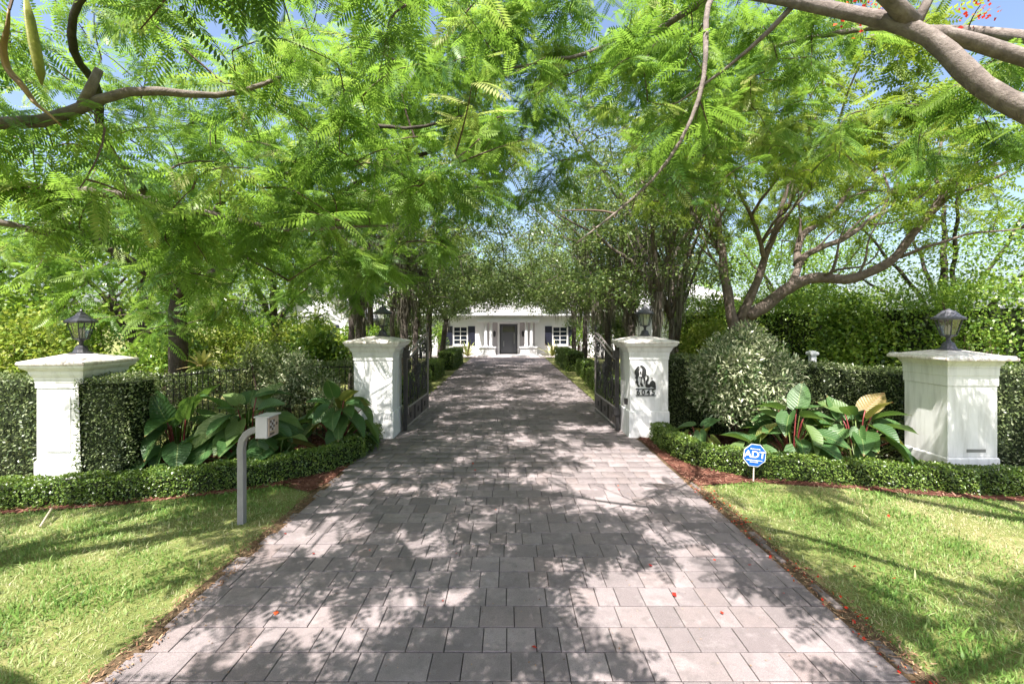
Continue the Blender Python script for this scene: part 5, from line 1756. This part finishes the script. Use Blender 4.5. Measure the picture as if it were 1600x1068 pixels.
# --- live oaks lining the inner drive, hung with Spanish moss
def oak(x, y, h, r, lean, label, seed, leaves=14500, spread=3.0, low=2.75, nm=26):
    g = np.random.default_rng(seed)
    root = thing('oak_tree', (x, y, 0.0), label, 'tree', 'oak trees lining the inner drive')
    sgn = -1 if x > 0 else 1
    fork = g.uniform(2.3, 3.2)
    tx, ty = x + lean, y + g.normal(0, 0.15)
    limbs = [([(x, y, -0.15), (x + lean * 0.3, y, fork * 0.5), (tx, ty, fork)], r, r * 0.75, 0.012)]
    for k in range(6):
        a = k * 1.05 + g.uniform(-0.3, 0.3)
        ln = spread * g.uniform(0.6, 1.05)
        dx, dy = math.cos(a) * ln + sgn * 0.5, math.sin(a) * ln * 0.8
        zt = h * g.uniform(0.6, 0.98)
        limbs.append(([(tx, ty, fork - 0.05), (tx + dx * 0.3, ty + dy * 0.3, fork + (zt - fork) * 0.45), (tx + dx * 0.65, ty + dy * 0.65, fork + (zt - fork) * 0.78), (tx + dx, ty + dy, zt)], r * 0.5, 0.02, 0.03))
    sk = limb_set(root, limbs, M['bark_oak'], sides=8)
    nt_ = 120
    p = np.stack([g.normal(0, 0.5, nt_), g.normal(0, 0.5, nt_), g.random(nt_)], 1)
    c = np.stack([tx + sgn * 1.7 + p[:, 0] * spread, ty + p[:, 1] * spread, low + (h - low) * p[:, 2]], 1)
    c[:, 2] += 0.35 * np.abs(p[:, 0]) * (p[:, 2] < 0.3)
    mv = (np.abs(c[:, 0]) < 2.3) & (c[:, 2] > 4.8) & (g.random(nt_) < 0.3)     # the crowns leave a gap over the drive
    c[mv, 0] = x - sgn * np.abs(g.normal(0, 1.0, mv.sum()))
    if y > 19 and abs(x) < 5:      # low boughs meet over the drive
        k = 46
        ax_ = g.uniform(-3.6, 3.6, k)
        c[:k] = np.stack([ax_, y + g.normal(0, 1.3, k), g.uniform(3.35, 5.0, k) - 0.085 * ax_ ** 2], 1)
    mb = MB()
    en = twigs(mb, sk, c, 0.014)
    mb.build('twigs', M['bark_oak'], root)['kind'] = 'stuff'
    leaves = (9000 if abs(x) > 5 else 18000) if y > 19 else (9000 if 5 < abs(x) < 6 else 12500)
    k = g.integers(0, nt_, leaves)
    off = unit(leaves, g) * (g.random((leaves, 1)) ** 0.5) * np.array([0.44, 0.44, 0.30])
    pos = c[k] + off
    scatter_leaves('crown', pos, off * 1.2 + unit(leaves, g) * 0.7, 0.105, M['oak_leaf'], root, LEAF)
    # moss: tassels of thin hanging strands
    mp, md = [], []
    V = []
    for _ in range(int(nm * 0.75)):
        q = sk[g.integers(0, len(sk))] if g.random() < 0.6 else c[g.integers(46, nt_)]
        if q[2] < 2.2 or q[2] > 6.0 or abs(q[0]) < 2.6:
            continue
        L = g.uniform(0.4, 1.7)
        L = min(L, q[2] - 1.7)
        for _s in range(g.integers(10, 24)):
            o_ = q + g.normal(0, 0.10, 3)
            l = L * g.uniform(0.4, 1.0)
            w = g.uniform(0.006, 0.014)
            b_ = g.uniform(0, 6.28)
            s_ = np.array([math.cos(b_), math.sin(b_), 0])
            j1, j2, j3 = g.normal(0, 0.03, (3, 3)) * np.array([1, 1, 0])
            d1, d2, d3 = o_ + j1 - (0, 0, l * 0.33), o_ + j1 + j2 - (0, 0, l * 0.66), o_ + j1 + j2 + j3 - (0, 0, l)
            V.append([o_ - s_ * w, o_ + s_ * w, d1 - s_ * w * 1.6, d1 + s_ * w * 1.6, d2 - s_ * w * 1.2, d2 + s_ * w * 1.2, d3 - s_ * w * 0.3, d3 + s_ * w * 0.3])
    if V:
        V = np.array(V)
        o = quads_mesh('hanging_moss', V, 4, g.random(len(V)), M['moss'], root, faces=np.array([(0, 1, 3, 2), (2, 3, 5, 4), (4, 5, 7, 6)]))
        o['kind'] = 'stuff'
    return root


oak(4.25, 13.2, 8.6, 0.15, 0.02, 'oak with straight trunk right behind the lantern on the numbered pillar', 101, nm=40)
oak(4.5, 16.0, 8.4, 0.13, -0.1, 'oak with thin dark trunk just drive side of the numbered pillar lantern', 102, nm=170)
oak(6.3, 17.2, 8.2, 0.13, 0.1, 'slim oak trunk between numbered pillar and multi trunk tree', 103, nm=30)
oak(4.3, 19.6, 8.0, 0.14, 0.0, 'mossy oak above the open gate on the numbered pillar side', 104, nm=170)
oak(3.85, 23.0, 7.4, 0.15, 0.1, 'oak standing in the far box hedge on the numbered pillar side', 105, nm=50, low=2.95)
oak(3.9, 27.0, 7.0, 0.15, 0.0, 'oak nearest the house door on the numbered pillar side', 106, nm=40, low=3.0)
oak(-4.4, 13.6, 8.4, 0.20, 0.05, 'thick brown trunked oak behind the plain gate pillar', 107, nm=50)
oak(-3.75, 16.6, 8.6, 0.17, -0.1, 'moss covered oak behind the open gate, plain pillar side', 108, nm=260)
oak(-4.1, 20.0, 8.0, 0.15, 0.05, 'oak in middle of the row on the plain pillar side', 109, nm=60)
oak(-4.15, 23.6, 7.6, 0.18, 0.1, 'dark trunked oak beside the far box hedge, plain pillar side', 110, nm=50, low=2.95)
oak(5.3, 14.8, 9.4, 0.12, 0.05, 'slim dark oak between the numbered pillar lantern and the multi trunk tree', 112, nm=30)
oak(5.7, 21.2, 9.4, 0.13, 0.0, 'tall slender oak in the second row on the numbered pillar side', 113, nm=30)
oak(-5.3, 15.4, 9.4, 0.13, 0.0, 'slim dark oak behind the thick brown trunked oak', 114, nm=30)
oak(-5.5, 21.6, 9.4, 0.13, 0.05, 'tall slender oak in the second row on the plain pillar side', 115, nm=30)
oak(-3.95, 27.2, 7.0, 0.18, 0.25, 'leaning oak nearest the house door on the plain pillar side', 111, nm=30, low=3.0)


# --- garden trees behind everything
def leafy_tree(x, y, h, rx, low, mat, label, seed, leaves=5200, leaf=0.16, r=0.2, tm=LEAF_W, ncl=70):
    g = np.random.default_rng(seed)
    root = thing('garden_tree', (x, y, 0.0), label, 'tree', 'garden trees behind the hedges')
    limbs = [([(x, y, -0.2), (x + g.normal(0, 0.2), y, low), (x + g.normal(0, 0.3), y, h * 0.8)], r, r * 0.3, 0.03)]
    for k in range(6):
        a = k * 1.05 + g.uniform(-0.3, 0.3)
        zt = low + (h - low) * g.uniform(0.35, 0.9)
        limbs.append(([(x, y, low * 0.8), (x + math.cos(a) * rx * 0.4, y + math.sin(a) * rx * 0.4, (low + zt) / 2), (x + math.cos(a) * rx * 0.8, y + math.sin(a) * rx * 0.8, zt)], r * 0.5, 0.03, 0.05))
    sk = limb_set(root, limbs, M['bark_dark'], sides=7)
    u = unit(ncl, g) * (g.random((ncl, 1)) ** 0.35)
    c = np.array([x, y, (low + h) / 2]) + u * np.array([rx, rx, (h - low) / 2])
    k = g.integers(0, ncl, leaves)
    off = unit(leaves, g) * (g.random((leaves, 1)) ** 0.5) * rx * 0.25
    scatter_leaves('crown', c[k] + off, off / (rx * 0.3) + unit(leaves, g) * 0.7, leaf, mat, root, tm)
    return root


BT = [
    (-11.5, 14.5, 7.5, 3.0, 1.4, 'dark_leaf', 'dark leafy tree behind the golden shrub, keypad side'),
    (-14.0, 11.0, 7.0, 2.8, 1.2, 'bright_leaf', 'leafy tree at the frame edge behind the outer clipped hedge, keypad side'),
    (-10.0, 19.5, 8.5, 3.2, 2.6, 'dark_leaf', 'dark tree in front of the gabled wing, keypad side'),
    (-17.5, 18.0, 9.5, 4.0, 1.5, 'bright_leaf', 'tall bright tree far behind the panelled pillar'),
    (-16.0, 26.0, 10.0, 4.5, 2.0, 'dark_leaf', 'tall dark tree beside the gabled wing'),
    (-7.5, 24.0, 9.0, 3.0, 4.0, 'oak_leaf', 'high crowned tree between the gabled wing and the oak row'),
    (15.5, 16.0, 8.0, 3.5, 2.2, 'bright_leaf', 'bright tree rising over the tall hedge behind the faded lantern'),
    (19.0, 13.0, 7.5, 3.5, 2.0, 'bright_leaf', 'bright tree over the tall hedge at the frame edge'),
    (13.5, 21.5, 7.5, 3.2, 2.6, 'bright_leaf', 'bright tree beyond the multi trunk tree limbs'),
    (9.0, 24.0, 8.5, 2.6, 4.4, 'oak_leaf', 'high crowned tree in front of the pale wing roof'),
    (-6.0, 46.0, 11.0, 5.5, 4.0, 'bright_leaf', 'broad tree behind the house roof on the keypad side'),
    (5.0, 47.0, 10.5, 5.5, 4.0, 'dark_leaf', 'broad tree behind the house roof on the numbered pillar side'),
    (17.0, 45.0, 10.0, 6.0, 3.5, 'bright_leaf', 'broad tree behind the pale roofed wing'),
    (-19.0, 44.0, 11.0, 6.5, 3.0, 'bright_leaf', 'broad tree far behind the gabled wing'),
]
for i, (x, y, h, rx, low, mt, lab) in enumerate(BT):
    leafy_tree(x, y, h, rx, low, M[mt], lab, 300 + i, leaves=(11500 if x > 8 else 8000) if y < 40 else 4500, leaf=(0.115 if x > 8 else 0.14) if y < 30 else 0.26)

tri = sum(len(o.data.polygons) for o in bpy.data.objects if o.type == 'MESH')
print('OBJECT COUNT', len(bpy.data.objects), 'POLYS', tri)
